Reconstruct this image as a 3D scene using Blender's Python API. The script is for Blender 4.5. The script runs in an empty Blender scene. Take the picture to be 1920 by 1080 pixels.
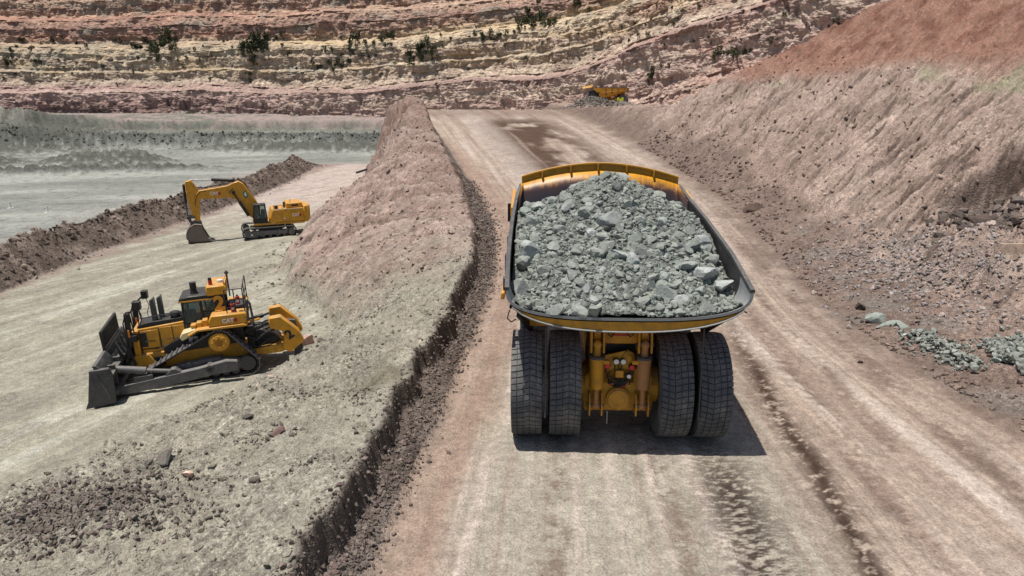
import bpy, bmesh, math, random
import numpy as np
from mathutils import Vector, Matrix, Euler

R = math.radians
scene = bpy.context.scene
col = scene.collection
random.seed(7)

# ------------------------------------------------------------------ camera, sky, sun, exposure
cam_d = bpy.data.cameras.new('camera')
cam_d.sensor_width = 36.0
cam_d.lens = 24.0
cam_d.clip_start = 0.1
cam_d.clip_end = 3000.0
cam = bpy.data.objects.new('camera', cam_d)
col.objects.link(cam)
cam.location = (0.0, 0.0, 11.3)
cam.rotation_euler = (R(90 - 16), 0, 0)
scene.camera = cam

SUN = Vector((-0.19, -0.08, 0.977)).normalized()
world = bpy.data.worlds.new('World')
scene.world = world
world.use_nodes = True
wn = world.node_tree
sky = wn.nodes.new('ShaderNodeTexSky')
sky.sky_type = 'NISHITA'
sky.sun_disc = False
sky.sun_elevation = math.asin(SUN.z)
sky.sun_rotation = math.atan2(SUN.x, SUN.y) % (2 * math.pi)
sky.altitude = 200
sky.dust_density = 1.5
wn.nodes['Background'].inputs['Strength'].default_value = 0.085
wn.links.new(sky.outputs[0], wn.nodes['Background'].inputs['Color'])
sun_d = bpy.data.lights.new('sun', 'SUN')
sun_d.energy = 5.0
sun_d.angle = R(0.5)
sun_d.color = (1.0, 0.955, 0.885)
sun_o = bpy.data.objects.new('sun', sun_d)
col.objects.link(sun_o)
sun_o.rotation_euler = SUN.to_track_quat('Z', 'Y').to_euler()
scene.view_settings.view_transform = 'Standard'
scene.view_settings.look = 'None'
scene.view_settings.gamma = 1.0
scene.view_settings.exposure = 0.13
scene.view_settings.use_curve_mapping = False

# ------------------------------------------------------------------ noise (numpy)
_rng = np.random.default_rng(11)
_perm = _rng.permutation(1024)
_perm = np.concatenate([_perm, _perm])
_ga = _rng.uniform(0, 2 * math.pi, 1024)
_gx, _gy = np.cos(_ga), np.sin(_ga)

def pn(x, y, seed=0):
    """gradient noise, about -0.7..0.7"""
    x = np.asarray(x, float) + seed * 37.31
    y = np.asarray(y, float) + seed * 91.17
    xi = np.floor(x).astype(np.int64); yi = np.floor(y).astype(np.int64)
    xf = x - xi; yf = y - yi
    u = xf * xf * xf * (xf * (xf * 6 - 15) + 10); w = yf * yf * yf * (yf * (yf * 6 - 15) + 10)
    def g(ix, iy, dx, dy):
        h = _perm[(ix & 1023) + _perm[iy & 1023] & 1023]
        return _gx[h] * dx + _gy[h] * dy
    a = g(xi, yi, xf, yf); b = g(xi + 1, yi, xf - 1, yf)
    c = g(xi, yi + 1, xf, yf - 1); d = g(xi + 1, yi + 1, xf - 1, yf - 1)
    return (a + u * (b - a)) + w * ((c + u * (d - c)) - (a + u * (b - a)))

def fbm(x, y, o=4, seed=0, gain=0.5, lac=2.03):
    s = 0; a = 1.0; f = 1.0
    for i in range(o):
        s = s + a * pn(x * f, y * f, seed + i * 5)
        a *= gain; f *= lac
    return s

def ridged(x, y, o=4, seed=0, gain=0.55):
    s = 0; a = 1.0; f = 1.0
    for i in range(o):
        s = s + a * (1 - 2.6 * np.abs(pn(x * f, y * f, seed + i * 7)))
        a *= gain; f *= 2.07
    return s

def sst(a, b, x):
    t = np.clip((x - a) / (b - a), 0, 1)
    return t * t * (3 - 2 * t)

def mixc(c, d, t):
    t = np.clip(t, 0, 1)[..., None]
    return c * (1 - t) + np.asarray(d) * t

def lin(r, g, b):
    def f(c):
        c /= 255.0
        return c / 12.92 if c <= 0.04045 else ((c + 0.055) / 1.055) ** 2.4
    return np.array([f(r), f(g), f(b)])

def curve(pts, smooth=4.0, lo=-60, hi=420):
    """smoothed piecewise-linear function of y"""
    ys = np.arange(lo, hi, 0.5)
    v = np.interp(ys, [p[0] for p in pts], [p[1] for p in pts])
    k = np.exp(-0.5 * (np.arange(-40, 41) * 0.5 / smooth) ** 2); k /= k.sum()
    v = np.convolve(np.pad(v, 40, mode='edge'), k, mode='valid')
    return lambda y: np.interp(y, ys, v)

# ------------------------------------------------------------------ materials
def new_mat(name):
    m = bpy.data.materials.new(name); m.use_nodes = True
    nt = m.node_tree
    return m, nt, nt.nodes['Principled BSDF']

def nd(nt, t, **kw):
    n = nt.nodes.new(t)
    for k, v in kw.items():
        setattr(n, k, v)
    return n

def noise_node(nt, scale, detail=4, rough=0.6, coord='Object', vec=None):
    n = nd(nt, 'ShaderNodeTexNoise')
    n.inputs['Scale'].default_value = scale
    n.inputs['Detail'].default_value = detail
    n.inputs['Roughness'].default_value = rough
    if vec is None:
        tc = nd(nt, 'ShaderNodeTexCoord'); vec = tc.outputs[coord]
    nt.links.new(vec, n.inputs['Vector'])
    return n

def maprange(nt, sock, a, b, c, d):
    n = nd(nt, 'ShaderNodeMapRange')
    n.inputs[1].default_value = a; n.inputs[2].default_value = b
    n.inputs[3].default_value = c; n.inputs[4].default_value = d
    nt.links.new(sock, n.inputs[0])
    return n.outputs[0]

def mul_col(nt, csock, fsock):
    n = nd(nt, 'ShaderNodeVectorMath', operation='SCALE')
    nt.links.new(csock, n.inputs[0]); nt.links.new(fsock, n.inputs['Scale'])
    return n.outputs[0]

def mixrgb(nt, a, b, fac):
    n = nd(nt, 'ShaderNodeMix', data_type='RGBA')
    for s, v in ((n.inputs[6], a), (n.inputs[7], b), (n.inputs[0], fac)):
        if hasattr(v, 'is_linked'):
            nt.links.new(v, s)
        else:
            s.default_value = v if isinstance(v, (int, float)) else (*v, 1.0)
    return n.outputs[2]

def earth_mat(name, scales, amp, bump, bdist, cells=()):
    """colour from the surface's own attribute, grain from noise"""
    m, nt, p = new_mat(name)
    at = nd(nt, 'ShaderNodeAttribute', attribute_name='Col')
    geo = nd(nt, 'ShaderNodeNewGeometry')
    c = at.outputs['Color']
    hs = None
    for sc, am in zip(scales, amp):
        n = noise_node(nt, sc, 5, 0.65, vec=geo.outputs['Position'])
        c = mul_col(nt, c, maprange(nt, n.outputs[0], 0.34, 0.66, 1 - am, 1 + am))
        if sc == scales[-1] and cells:
            for vs_, va in cells:
                vo = nd(nt, 'ShaderNodeTexVoronoi'); vo.inputs['Scale'].default_value = vs_; vo.inputs['Randomness'].default_value = 1.0
                wv = nd(nt, 'ShaderNodeVectorMath', operation='MULTIPLY_ADD'); nt.links.new(n.outputs['Color'], wv.inputs[0]); wv.inputs[1].default_value = (0.5 / vs_,) * 3; nt.links.new(geo.outputs['Position'], wv.inputs[2])
                nt.links.new(wv.outputs[0], vo.inputs['Vector'])
                sx_ = nd(nt, 'ShaderNodeSeparateColor'); nt.links.new(vo.outputs['Color'], sx_.inputs[0])
                k_ = maprange(nt, sx_.outputs[0], 0.0, 1.0, 1 - va, 1 + va)
                k2 = maprange(nt, vo.outputs['Distance'], 0.25, 0.75, 1.08, 1.08 - 0.7 * va)  # darker towards cell edges: crevice shade between clods painted into the colour
                kk = nd(nt, 'ShaderNodeMath', operation='MULTIPLY'); nt.links.new(k_, kk.inputs[0]); nt.links.new(k2, kk.inputs[1])
                # only where the ground is cloddy (alpha of the ground colour)
                mx = nd(nt, 'ShaderNodeMix', data_type='FLOAT'); nt.links.new(at.outputs['Alpha'], mx.inputs[0]); mx.inputs[2].default_value = 1.0; nt.links.new(kk.outputs[0], mx.inputs[3])
                c = mul_col(nt, c, mx.outputs[0])
                hb = nd(nt, 'ShaderNodeMath', operation='MULTIPLY_ADD'); nt.links.new(vo.outputs['Distance'], hb.inputs[0]); hb.inputs[1].default_value = -1.1; nt.links.new(hs, hb.inputs[2]); hs = hb.outputs[0]
        if hs is None:
            hs = n.outputs[0]
        else:
            mm = nd(nt, 'ShaderNodeMath', operation='ADD'); nt.links.new(hs, mm.inputs[0]); nt.links.new(n.outputs[0], mm.inputs[1]); hs = mm.outputs[0]
    nt.links.new(c, p.inputs['Base Color'])
    p.inputs['Roughness'].default_value = 0.95
    p.inputs['Specular IOR Level'].default_value = 0.15
    b = nd(nt, 'ShaderNodeBump'); b.inputs['Strength'].default_value = bump; b.inputs['Distance'].default_value = bdist
    nt.links.new(hs, b.inputs['Height']); nt.links.new(b.outputs[0], p.inputs['Normal'])
    return m

def paint_mat(name, base, dirt=(0.22, 0.17, 0.12), amount=0.5, rough=0.45, metal=0.0, scale=2.5, wear=None, spec=0.4, dust=0.35):
    """painted or bare metal with dust and wear from object-space noise"""
    m, nt, p = new_mat(name)
    n1 = noise_node(nt, scale, 6, 0.65)
    n2 = noise_node(nt, scale * 7, 4, 0.7)
    f = nd(nt, 'ShaderNodeMath', operation='MULTIPLY')
    nt.links.new(maprange(nt, n1.outputs[0], 0.42, 0.72, 0.0, 1.0), f.inputs[0])
    nt.links.new(maprange(nt, n2.outputs[0], 0.3, 0.65, 0.35, 1.0), f.inputs[1])
    f2 = nd(nt, 'ShaderNodeMath', operation='MULTIPLY'); nt.links.new(f.outputs[0], f2.inputs[0]); f2.inputs[1].default_value = amount
    c = mixrgb(nt, base, dirt, f2.outputs[0])
    if wear:
        n3 = noise_node(nt, scale * 2.2, 8, 0.75)
        c = mixrgb(nt, c, wear, maprange(nt, n3.outputs[0], 0.6, 0.68, 0.0, 0.8))
    gn = nd(nt, 'ShaderNodeNewGeometry'); sz_ = nd(nt, 'ShaderNodeSeparateXYZ'); nt.links.new(gn.outputs['Normal'], sz_.inputs[0])
    up_ = nd(nt, 'ShaderNodeMath', operation='MULTIPLY'); nt.links.new(maprange(nt, sz_.outputs[2], 0.45, 0.95, 0.0, dust), up_.inputs[0]); nt.links.new(maprange(nt, n2.outputs[0], 0.35, 0.65, 0.35, 1.0), up_.inputs[1])
    c = mixrgb(nt, c, (0.36, 0.32, 0.27), up_.outputs[0])
    c = mul_col(nt, c, maprange(nt, n2.outputs[0], 0.3, 0.7, 0.85, 1.12))
    nt.links.new(c, p.inputs['Base Color'])
    nt.links.new(maprange(nt, n1.outputs[0], 0.35, 0.7, rough * 0.8, min(1.0, rough * 1.5)), p.inputs['Roughness'])
    p.inputs['Metallic'].default_value = metal
    p.inputs['Specular IOR Level'].default_value = spec
    b = nd(nt, 'ShaderNodeBump'); b.inputs['Strength'].default_value = 0.25; b.inputs['Distance'].default_value = 0.01
    nt.links.new(n2.outputs[0], b.inputs['Height']); nt.links.new(b.outputs[0], p.inputs['Normal'])
    return m

M = {}
M['earth'] = earth_mat('earth', (0.7, 3.2, 13.0), (0.13, 0.20, 0.24), 0.6, 0.09, ((2.6, 0.10), (7.5, 0.24), (17.0, 0.26)))
M['strata'] = earth_mat('strata', (0.2, 0.8, 2.6), (0.10, 0.16, 0.18), 0.6, 0.4, ((0.9, 0.12),))
M['rock'] = earth_mat('rock', (3.0, 11.0), (0.16, 0.16), 0.5, 0.04)
M['yellow'] = paint_mat('yellow_paint', (0.62, 0.285, 0.013), (0.20, 0.125, 0.06), 0.75, 0.45)
M['dirty_yellow'] = paint_mat('dirty_yellow_paint', (0.56, 0.27, 0.02), (0.15, 0.09, 0.045), 0.75, 0.5, scale=3.5)
M['grimy_yellow'] = paint_mat('grimy_yellow_paint', (0.60, 0.30, 0.018), (0.07, 0.045, 0.025), 0.7, 0.5, scale=4, wear=(0.2, 0.07, 0.03))
M['rust_yellow'] = paint_mat('rusty_dusty_paint', (0.42, 0.20, 0.07), (0.25, 0.13, 0.07), 0.8, 0.6, scale=4)
M['black'] = paint_mat('black_paint', (0.010, 0.010, 0.011), (0.09, 0.078, 0.065), 0.35, 0.45, dust=0.14)
M['steel'] = paint_mat('worn_steel', (0.06, 0.06, 0.063), (0.16, 0.145, 0.13), 0.6, 0.5, metal=0.2, scale=1.8, dust=0.25)
M['blade_steel'] = paint_mat('dusty_blade_steel', (0.05, 0.05, 0.052), (0.17, 0.16, 0.145), 0.6, 0.55, metal=0.1, wear=(0.16, 0.15, 0.14))
M['arm_steel'] = paint_mat('dusty_arm_steel', (0.085, 0.085, 0.087), (0.24, 0.22, 0.195), 0.75, 0.6, wear=(0.20, 0.19, 0.17))
M['shoe_steel'] = paint_mat('track_steel', (0.13, 0.13, 0.14), (0.26, 0.24, 0.21), 0.6, 0.45, metal=0.35)
M['lip_steel'] = paint_mat('scoured_steel', (0.27, 0.28, 0.28), (0.33, 0.32, 0.29), 0.7, 0.55, metal=0.15, wear=(0.12, 0.11, 0.10))
M['bed_steel'] = paint_mat('bed_steel', (0.030, 0.028, 0.031), (0.085, 0.08, 0.077), 0.6, 0.5, metal=0.0, scale=1.2, wear=(0.12, 0.12, 0.12), dust=0.2)
M['rubber'] = paint_mat('dusty_rubber', (0.080, 0.085, 0.090), (0.23, 0.21, 0.19), 1.0, 0.85, scale=1.1, spec=0.2)
M['chrome'] = paint_mat('bright_rod', (0.6, 0.6, 0.6), (0.4, 0.38, 0.34), 0.4, 0.25, metal=0.8)
M['white'] = paint_mat('white_paint', (0.72, 0.71, 0.68), (0.4, 0.36, 0.3), 0.4, 0.5)
M['cream'] = paint_mat('cream_paint', (0.68, 0.56, 0.30), (0.4, 0.33, 0.2), 0.5, 0.5)
M['red'] = paint_mat('red_paint', (0.42, 0.018, 0.02), (0.2, 0.08, 0.06), 0.4, 0.45)
M['green'] = paint_mat('green_paint', (0.01, 0.16, 0.07), (0.1, 0.14, 0.1), 0.3, 0.5)
M['orange'] = paint_mat('orange_paint', (0.75, 0.2, 0.02), (0.4, 0.2, 0.1), 0.3, 0.5)
M['lime'] = paint_mat('lime_paint', (0.62, 0.70, 0.01), (0.4, 0.4, 0.1), 0.2, 0.5)
M['cloth'] = paint_mat('navy_cloth', (0.02, 0.03, 0.06), (0.1, 0.09, 0.08), 0.3, 0.9)
M['vest'] = paint_mat('hi_vis_cloth', (0.5, 0.65, 0.03), (0.3, 0.3, 0.1), 0.2, 0.9)
M['skin'] = paint_mat('skin', (0.42, 0.24, 0.17), (0.35, 0.2, 0.14), 0.3, 0.6)
M['brown_rubble'] = M['rock']

def glass_mat():
    m, nt, p = new_mat('tinted_glass')
    p.inputs['Base Color'].default_value = (0.35, 0.42, 0.42, 1)
    p.inputs['Roughness'].default_value = 0.06
    p.inputs['Transmission Weight'].default_value = 0.85
    p.inputs['IOR'].default_value = 1.1
    return m
M['glass'] = glass_mat()

def lens_mat(name, c):
    m, nt, p = new_mat(name)
    p.inputs['Base Color'].default_value = (*c, 1); p.inputs['Roughness'].default_value = 0.15
    return m
M['lamp_white'] = lens_mat('white_lens', (0.8, 0.8, 0.78))
M['lamp_red'] = lens_mat('red_lens', (0.7, 0.01, 0.03))

def front_wall_mat():
    """yellow paint scoured to bare dark steel by sliding rock low on the plate"""
    m, nt, p = new_mat('scoured_front_plate')
    tc = nd(nt, 'ShaderNodeTexCoord'); sp = nd(nt, 'ShaderNodeSeparateXYZ'); nt.links.new(tc.outputs['Object'], sp.inputs[0])
    n = noise_node(nt, 1.1, 8, 0.72)
    st = nd(nt, 'ShaderNodeMapping'); st.inputs['Scale'].default_value = (5, 0.6, 0.35); nt.links.new(tc.outputs['Object'], st.inputs[0])
    n2 = noise_node(nt, 2.0, 6, 0.7, vec=st.outputs[0])
    ax = nd(nt, 'ShaderNodeMath', operation='MULTIPLY'); nt.links.new(sp.outputs[0], ax.inputs[0]); nt.links.new(sp.outputs[0], ax.inputs[1])
    s1 = nd(nt, 'ShaderNodeMath', operation='MULTIPLY_ADD'); nt.links.new(ax.outputs[0], s1.inputs[0]); s1.inputs[1].default_value = 0.045; nt.links.new(sp.outputs[2], s1.inputs[2])
    s2 = nd(nt, 'ShaderNodeMath', operation='MULTIPLY_ADD'); nt.links.new(n.outputs[0], s2.inputs[0]); s2.inputs[1].default_value = 0.9; nt.links.new(s1.outputs[0], s2.inputs[2])
    s3 = nd(nt, 'ShaderNodeMath', operation='MULTIPLY_ADD'); nt.links.new(n2.outputs[0], s3.inputs[0]); s3.inputs[1].default_value = 0.5; nt.links.new(s2.outputs[0], s3.inputs[2])
    f = maprange(nt, s3.outputs[0], 8.22, 8.66, 0.0, 1.0)
    f2 = maprange(nt, s3.outputs[0], 7.85, 8.5, 0.0, 1.0)
    c0 = mixrgb(nt, (0.026, 0.022, 0.027), (0.085, 0.032, 0.022), f2)
    c = mixrgb(nt, c0, (0.66, 0.30, 0.014), f)
    nt.links.new(c, p.inputs['Base Color'])
    p.inputs['Roughness'].default_value = 0.42
    p.inputs['Specular IOR Level'].default_value = 0.4
    return m
M['front_wall'] = front_wall_mat()

def leaf_mat():
    m, nt, p = new_mat('leaf')
    n = noise_node(nt, 0.6, 3, 0.6, vec=nd(nt, 'ShaderNodeNewGeometry').outputs['Position'])
    oi = nd(nt, 'ShaderNodeObjectInfo'); ad = nd(nt, 'ShaderNodeMath', operation='ADD'); nt.links.new(n.outputs[0], ad.inputs[0]); nt.links.new(maprange(nt, oi.outputs['Random'], 0, 1, -0.2, 0.2), ad.inputs[1])
    c = mixrgb(nt, (0.026, 0.038, 0.018), (0.11, 0.115, 0.055), maprange(nt, ad.outputs[0], 0.3, 0.7, 0, 1))
    nt.links.new(c, p.inputs['Base Color']); p.inputs['Roughness'].default_value = 0.8
    p.inputs['Specular IOR Level'].default_value = 0.2
    return m
M['leaf'] = leaf_mat()
M['bark'] = paint_mat('bark', (0.09, 0.07, 0.05), (0.15, 0.12, 0.09), 0.5, 0.9)

# ------------------------------------------------------------------ object helpers
def tag(o, label=None, cat=None, group=None, kind=None):
    if label: o['label'] = label
    if cat: o['category'] = cat
    if group: o['group'] = group
    if kind: o['kind'] = kind
    return o

def empty(name, loc=(0, 0, 0), rot=(0, 0, 0)):
    o = bpy.data.objects.new(name, None); col.objects.link(o)
    o.location = loc; o.rotation_euler = rot; o.empty_display_size = 0.5
    return o

def mesh_np(name, v, f, colr=None, mat=None, smooth=False):
    """v (N,3), f (M,k): one mesh from arrays"""
    v = np.ascontiguousarray(v, np.float32); f = np.ascontiguousarray(f, np.int32)
    me = bpy.data.meshes.new(name)
    k = f.shape[1]
    me.vertices.add(len(v)); me.vertices.foreach_set('co', v.ravel())
    me.loops.add(f.size); me.loops.foreach_set('vertex_index', f.ravel())
    me.polygons.add(len(f))
    me.polygons.foreach_set('loop_start', np.arange(0, f.size, k, dtype=np.int32))
    me.update(calc_edges=True)
    if colr is not None:
        a = me.color_attributes.new('Col', 'FLOAT_COLOR', 'POINT')
        colr = np.asarray(colr); c4 = np.ones((len(v), 4), np.float32); c4[:, :colr.shape[1]] = colr
        a.data.foreach_set('color', c4.ravel())
    me.polygons.foreach_set('use_smooth', np.full(len(f), bool(smooth)))
    if mat: me.materials.append(mat)
    me.validate()
    return me

def link(name, me, parent=None):
    o = bpy.data.objects.new(name, me); col.objects.link(o)
    if parent: o.parent = parent
    return o

class MB:
    """collects shapes, links them as one mesh object"""
    def __init__(s): s.v = []; s.f = []
    def add(s, vs, fs):
        b = len(s.v); s.v += [tuple(p) for p in vs]; s.f += [tuple(i + b for i in f) for f in fs]; return s
    def box(s, x0, x1, y0, y1, z0, z1, M4=None):
        vs = [Vector((x, y, z)) for x in (x0, x1) for y in (y0, y1) for z in (z0, z1)]
        if M4 is not None: vs = [M4 @ p for p in vs]
        return s.add(vs, [(0, 1, 3, 2), (4, 6, 7, 5), (0, 4, 5, 1), (2, 3, 7, 6), (0, 2, 6, 4), (1, 5, 7, 3)])
    def cbox(s, c, size, rot=(0, 0, 0)):
        Mx = Matrix.Translation(c) @ Euler(rot).to_matrix().to_4x4()
        a, b, d = (q / 2 for q in size)
        return s.box(-a, a, -b, b, -d, d, Mx)
    def beam(s, p0, p1, w, h, up=(0, 0, 1), w1=None, h1=None):
        """box bar from p0 to p1"""
        p0, p1 = Vector(p0), Vector(p1); d = (p1 - p0).normalized()
        side = d.cross(Vector(up)); side = side.normalized() if side.length > 1e-4 else Vector((1, 0, 0))
        u = side.cross(d)
        vs = []
        for p, ww, hh in ((p0, w, h), (p1, w1 or w, h1 or h)):
            for a, b in ((-1, -1), (1, -1), (1, 1), (-1, 1)):
                vs.append(p + side * a * ww / 2 + u * b * hh / 2)
        return s.add(vs, [(3, 2, 1, 0), (4, 5, 6, 7), (0, 1, 5, 4), (1, 2, 6, 5), (2, 3, 7, 6), (3, 0, 4, 7)])
    def prism(s, poly, a0, a1, axis='x'):
        """polygon given in the other two axes (y,z), (x,z) or (x,y)"""
        n = len(poly); vs = []
        for a in (a0, a1):
            for p, q in poly:
                vs.append((a, p, q) if axis == 'x' else (p, a, q) if axis == 'y' else (p, q, a))
        fs = [tuple(range(n))[::-1], tuple(range(n, 2 * n))] + [(i, (i + 1) % n, n + (i + 1) % n, n + i) for i in range(n)]
        return s.add(vs, fs)
    def cyl(s, p0, p1, r, r1=None, n=14, caps=True):
        p0, p1 = Vector(p0), Vector(p1); d = (p1 - p0).normalized()
        t = Vector((0, 0, 1)) if abs(d.z) < 0.9 else Vector((1, 0, 0))
        u = d.cross(t).normalized(); w = d.cross(u)
        r1 = r if r1 is None else r1
        vs = []
        for p, rr in ((p0, r), (p1, r1)):
            for i in range(n):
                a = 2 * math.pi * i / n
                vs.append(p + (u * math.cos(a) + w * math.sin(a)) * rr)
        fs = [(i, (i + 1) % n, n + (i + 1) % n, n + i) for i in range(n)]
        if caps: fs += [tuple(range(n))[::-1], tuple(range(n, 2 * n))]
        return s.add(vs, fs)
    def tube(s, pts, r, n=6):
        for a, b in zip(pts[:-1], pts[1:]): s.cyl(a, b, r, n=n)
        return s
    def lathe(s, prof, c=(0, 0, 0), n=40, axis='x'):
        """profile (a along axis, r)"""
        vs = []; m = len(prof)
        for i in range(n):
            t = 2 * math.pi * i / n; cs, sn = math.cos(t), math.sin(t)
            for a, r in prof:
                p = (a, r * cs, r * sn) if axis == 'x' else (r * cs, a, r * sn) if axis == 'y' else (r * cs, r * sn, a)
                vs.append((p[0] + c[0], p[1] + c[1], p[2] + c[2]))
        fs = [(i * m + j, i * m + j + 1, ((i + 1) % n) * m + j + 1, ((i + 1) % n) * m + j) for i in range(n) for j in range(m - 1)]
        fs += [tuple(i * m for i in range(n)), tuple(i * m + m - 1 for i in range(n))[::-1]]
        return s.add(vs, fs)
    def sphere(s, c, r, n=12, sc=(1, 1, 1)):
        k = n // 2; vs = []; fs = []
        for j in range(k + 1):
            ph = math.pi * j / k
            for i in range(n):
                t = 2 * math.pi * i / n
                vs.append((c[0] + r * sc[0] * math.sin(ph) * math.cos(t), c[1] + r * sc[1] * math.sin(ph) * math.sin(t), c[2] + r * sc[2] * math.cos(ph)))
        for j in range(k):
            for i in range(n):
                fs.append((j * n + i, j * n + (i + 1) % n, (j + 1) * n + (i + 1) % n, (j + 1) * n + i))
        return s.add(vs, fs)
    def mesh(s, name, mat, bevel=0, smooth=True):
        me = bpy.data.meshes.new(name)
        me.from_pydata(s.v, [], s.f)
        bm = bmesh.new(); bm.from_mesh(me)
        bmesh.ops.remove_doubles(bm, verts=bm.verts, dist=1e-5)
        bmesh.ops.recalc_face_normals(bm, faces=bm.faces)
        bm.to_mesh(me); bm.free()
        if smooth:
            me.shade_smooth(); me.set_sharp_from_angle(angle=R(38))
        for m in (mat if isinstance(mat, (list, tuple)) else [mat]): me.materials.append(m)
        return me
    def build(s, name, mat, parent=None, bevel=0, smooth=True):
        o = link(name, s.mesh(name, mat, bevel, smooth), parent)
        if bevel:
            b = o.modifiers.new('bevel', 'BEVEL'); b.width = bevel; b.segments = 1; b.limit_method = 'ANGLE'; b.angle_limit = R(40)
        return o

def text_obj(name, txt, size, mat, parent, loc, rot, depth=0.008, shear=0.0, bold=0.0, sx=1.0):
    cu = bpy.data.curves.new(name, 'FONT'); cu.body = txt; cu.size = size; cu.extrude = depth; cu.offset = bold
    cu.align_x = 'CENTER'; cu.align_y = 'CENTER'; cu.shear = shear; cu.resolution_u = 3
    t = bpy.data.objects.new(name, cu); col.objects.link(t)
    dg = bpy.context.evaluated_depsgraph_get()
    me = bpy.data.meshes.new_from_object(t.evaluated_get(dg))
    bpy.data.objects.remove(t); bpy.data.curves.remove(cu)
    me.materials.clear(); me.materials.append(mat); me.name = name
    o = link(name, me, parent); o.location = loc; o.rotation_euler = rot; o.scale = (sx, 1, 1)
    return o
# ------------------------------------------------------------------ the lie of the land
ROAD_Z = curve([(-60, 0), (34, 0), (50, 0.5), (78, 3.0), (105, 5.8), (128, 7.6), (140, 8.0), (150, 7.8), (165, 6.9), (200, 5.0), (420, 3.0)], 5)
XL = curve([(-60, -9), (5, -4.6), (14, -3.7), (22, -2.8), (42, -1.1), (52, -1.4), (64, -3.0), (78, -5.8), (95, -9.3), (113, -13), (135, -18), (160, -24), (250, -33), (420, -42)], 4)
XR = curve([(-60, 22), (5, 19.5), (24, 18.0), (31, 17.4), (37, 17.8), (44, 18.8), (55, 20), (64, 20.5), (78, 19.2), (95, 17), (113, 14), (130, 12), (160, 10), (420, 10)], 4)
BERM = curve([(-60, 1.2), (10, 1.25), (25, 1.35), (40, 1.6), (60, 2.1), (80, 2.6), (92, 3.3), (100, 4.1), (108, 4.0), (120, 2.2), (135, 0.6), (420, 0.3)], 3)
TOE = curve([(-60, -24), (10, -23), (18, -20.5), (24, -17), (29, -12.6), (33, -10.6), (37, -10.6), (42, -12.2), (47, -16), (53, -20), (65, -21.5), (80, -21.5), (93, -23.5), (105, -25.5), (119, -27.5), (150, -31), (165, -33), (250, -40), (420, -50)], 2.2)
XW = lambda y: -41.8 - 0.02 * (y - 50) + 1.2 * np.sin(y * 0.07)

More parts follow.
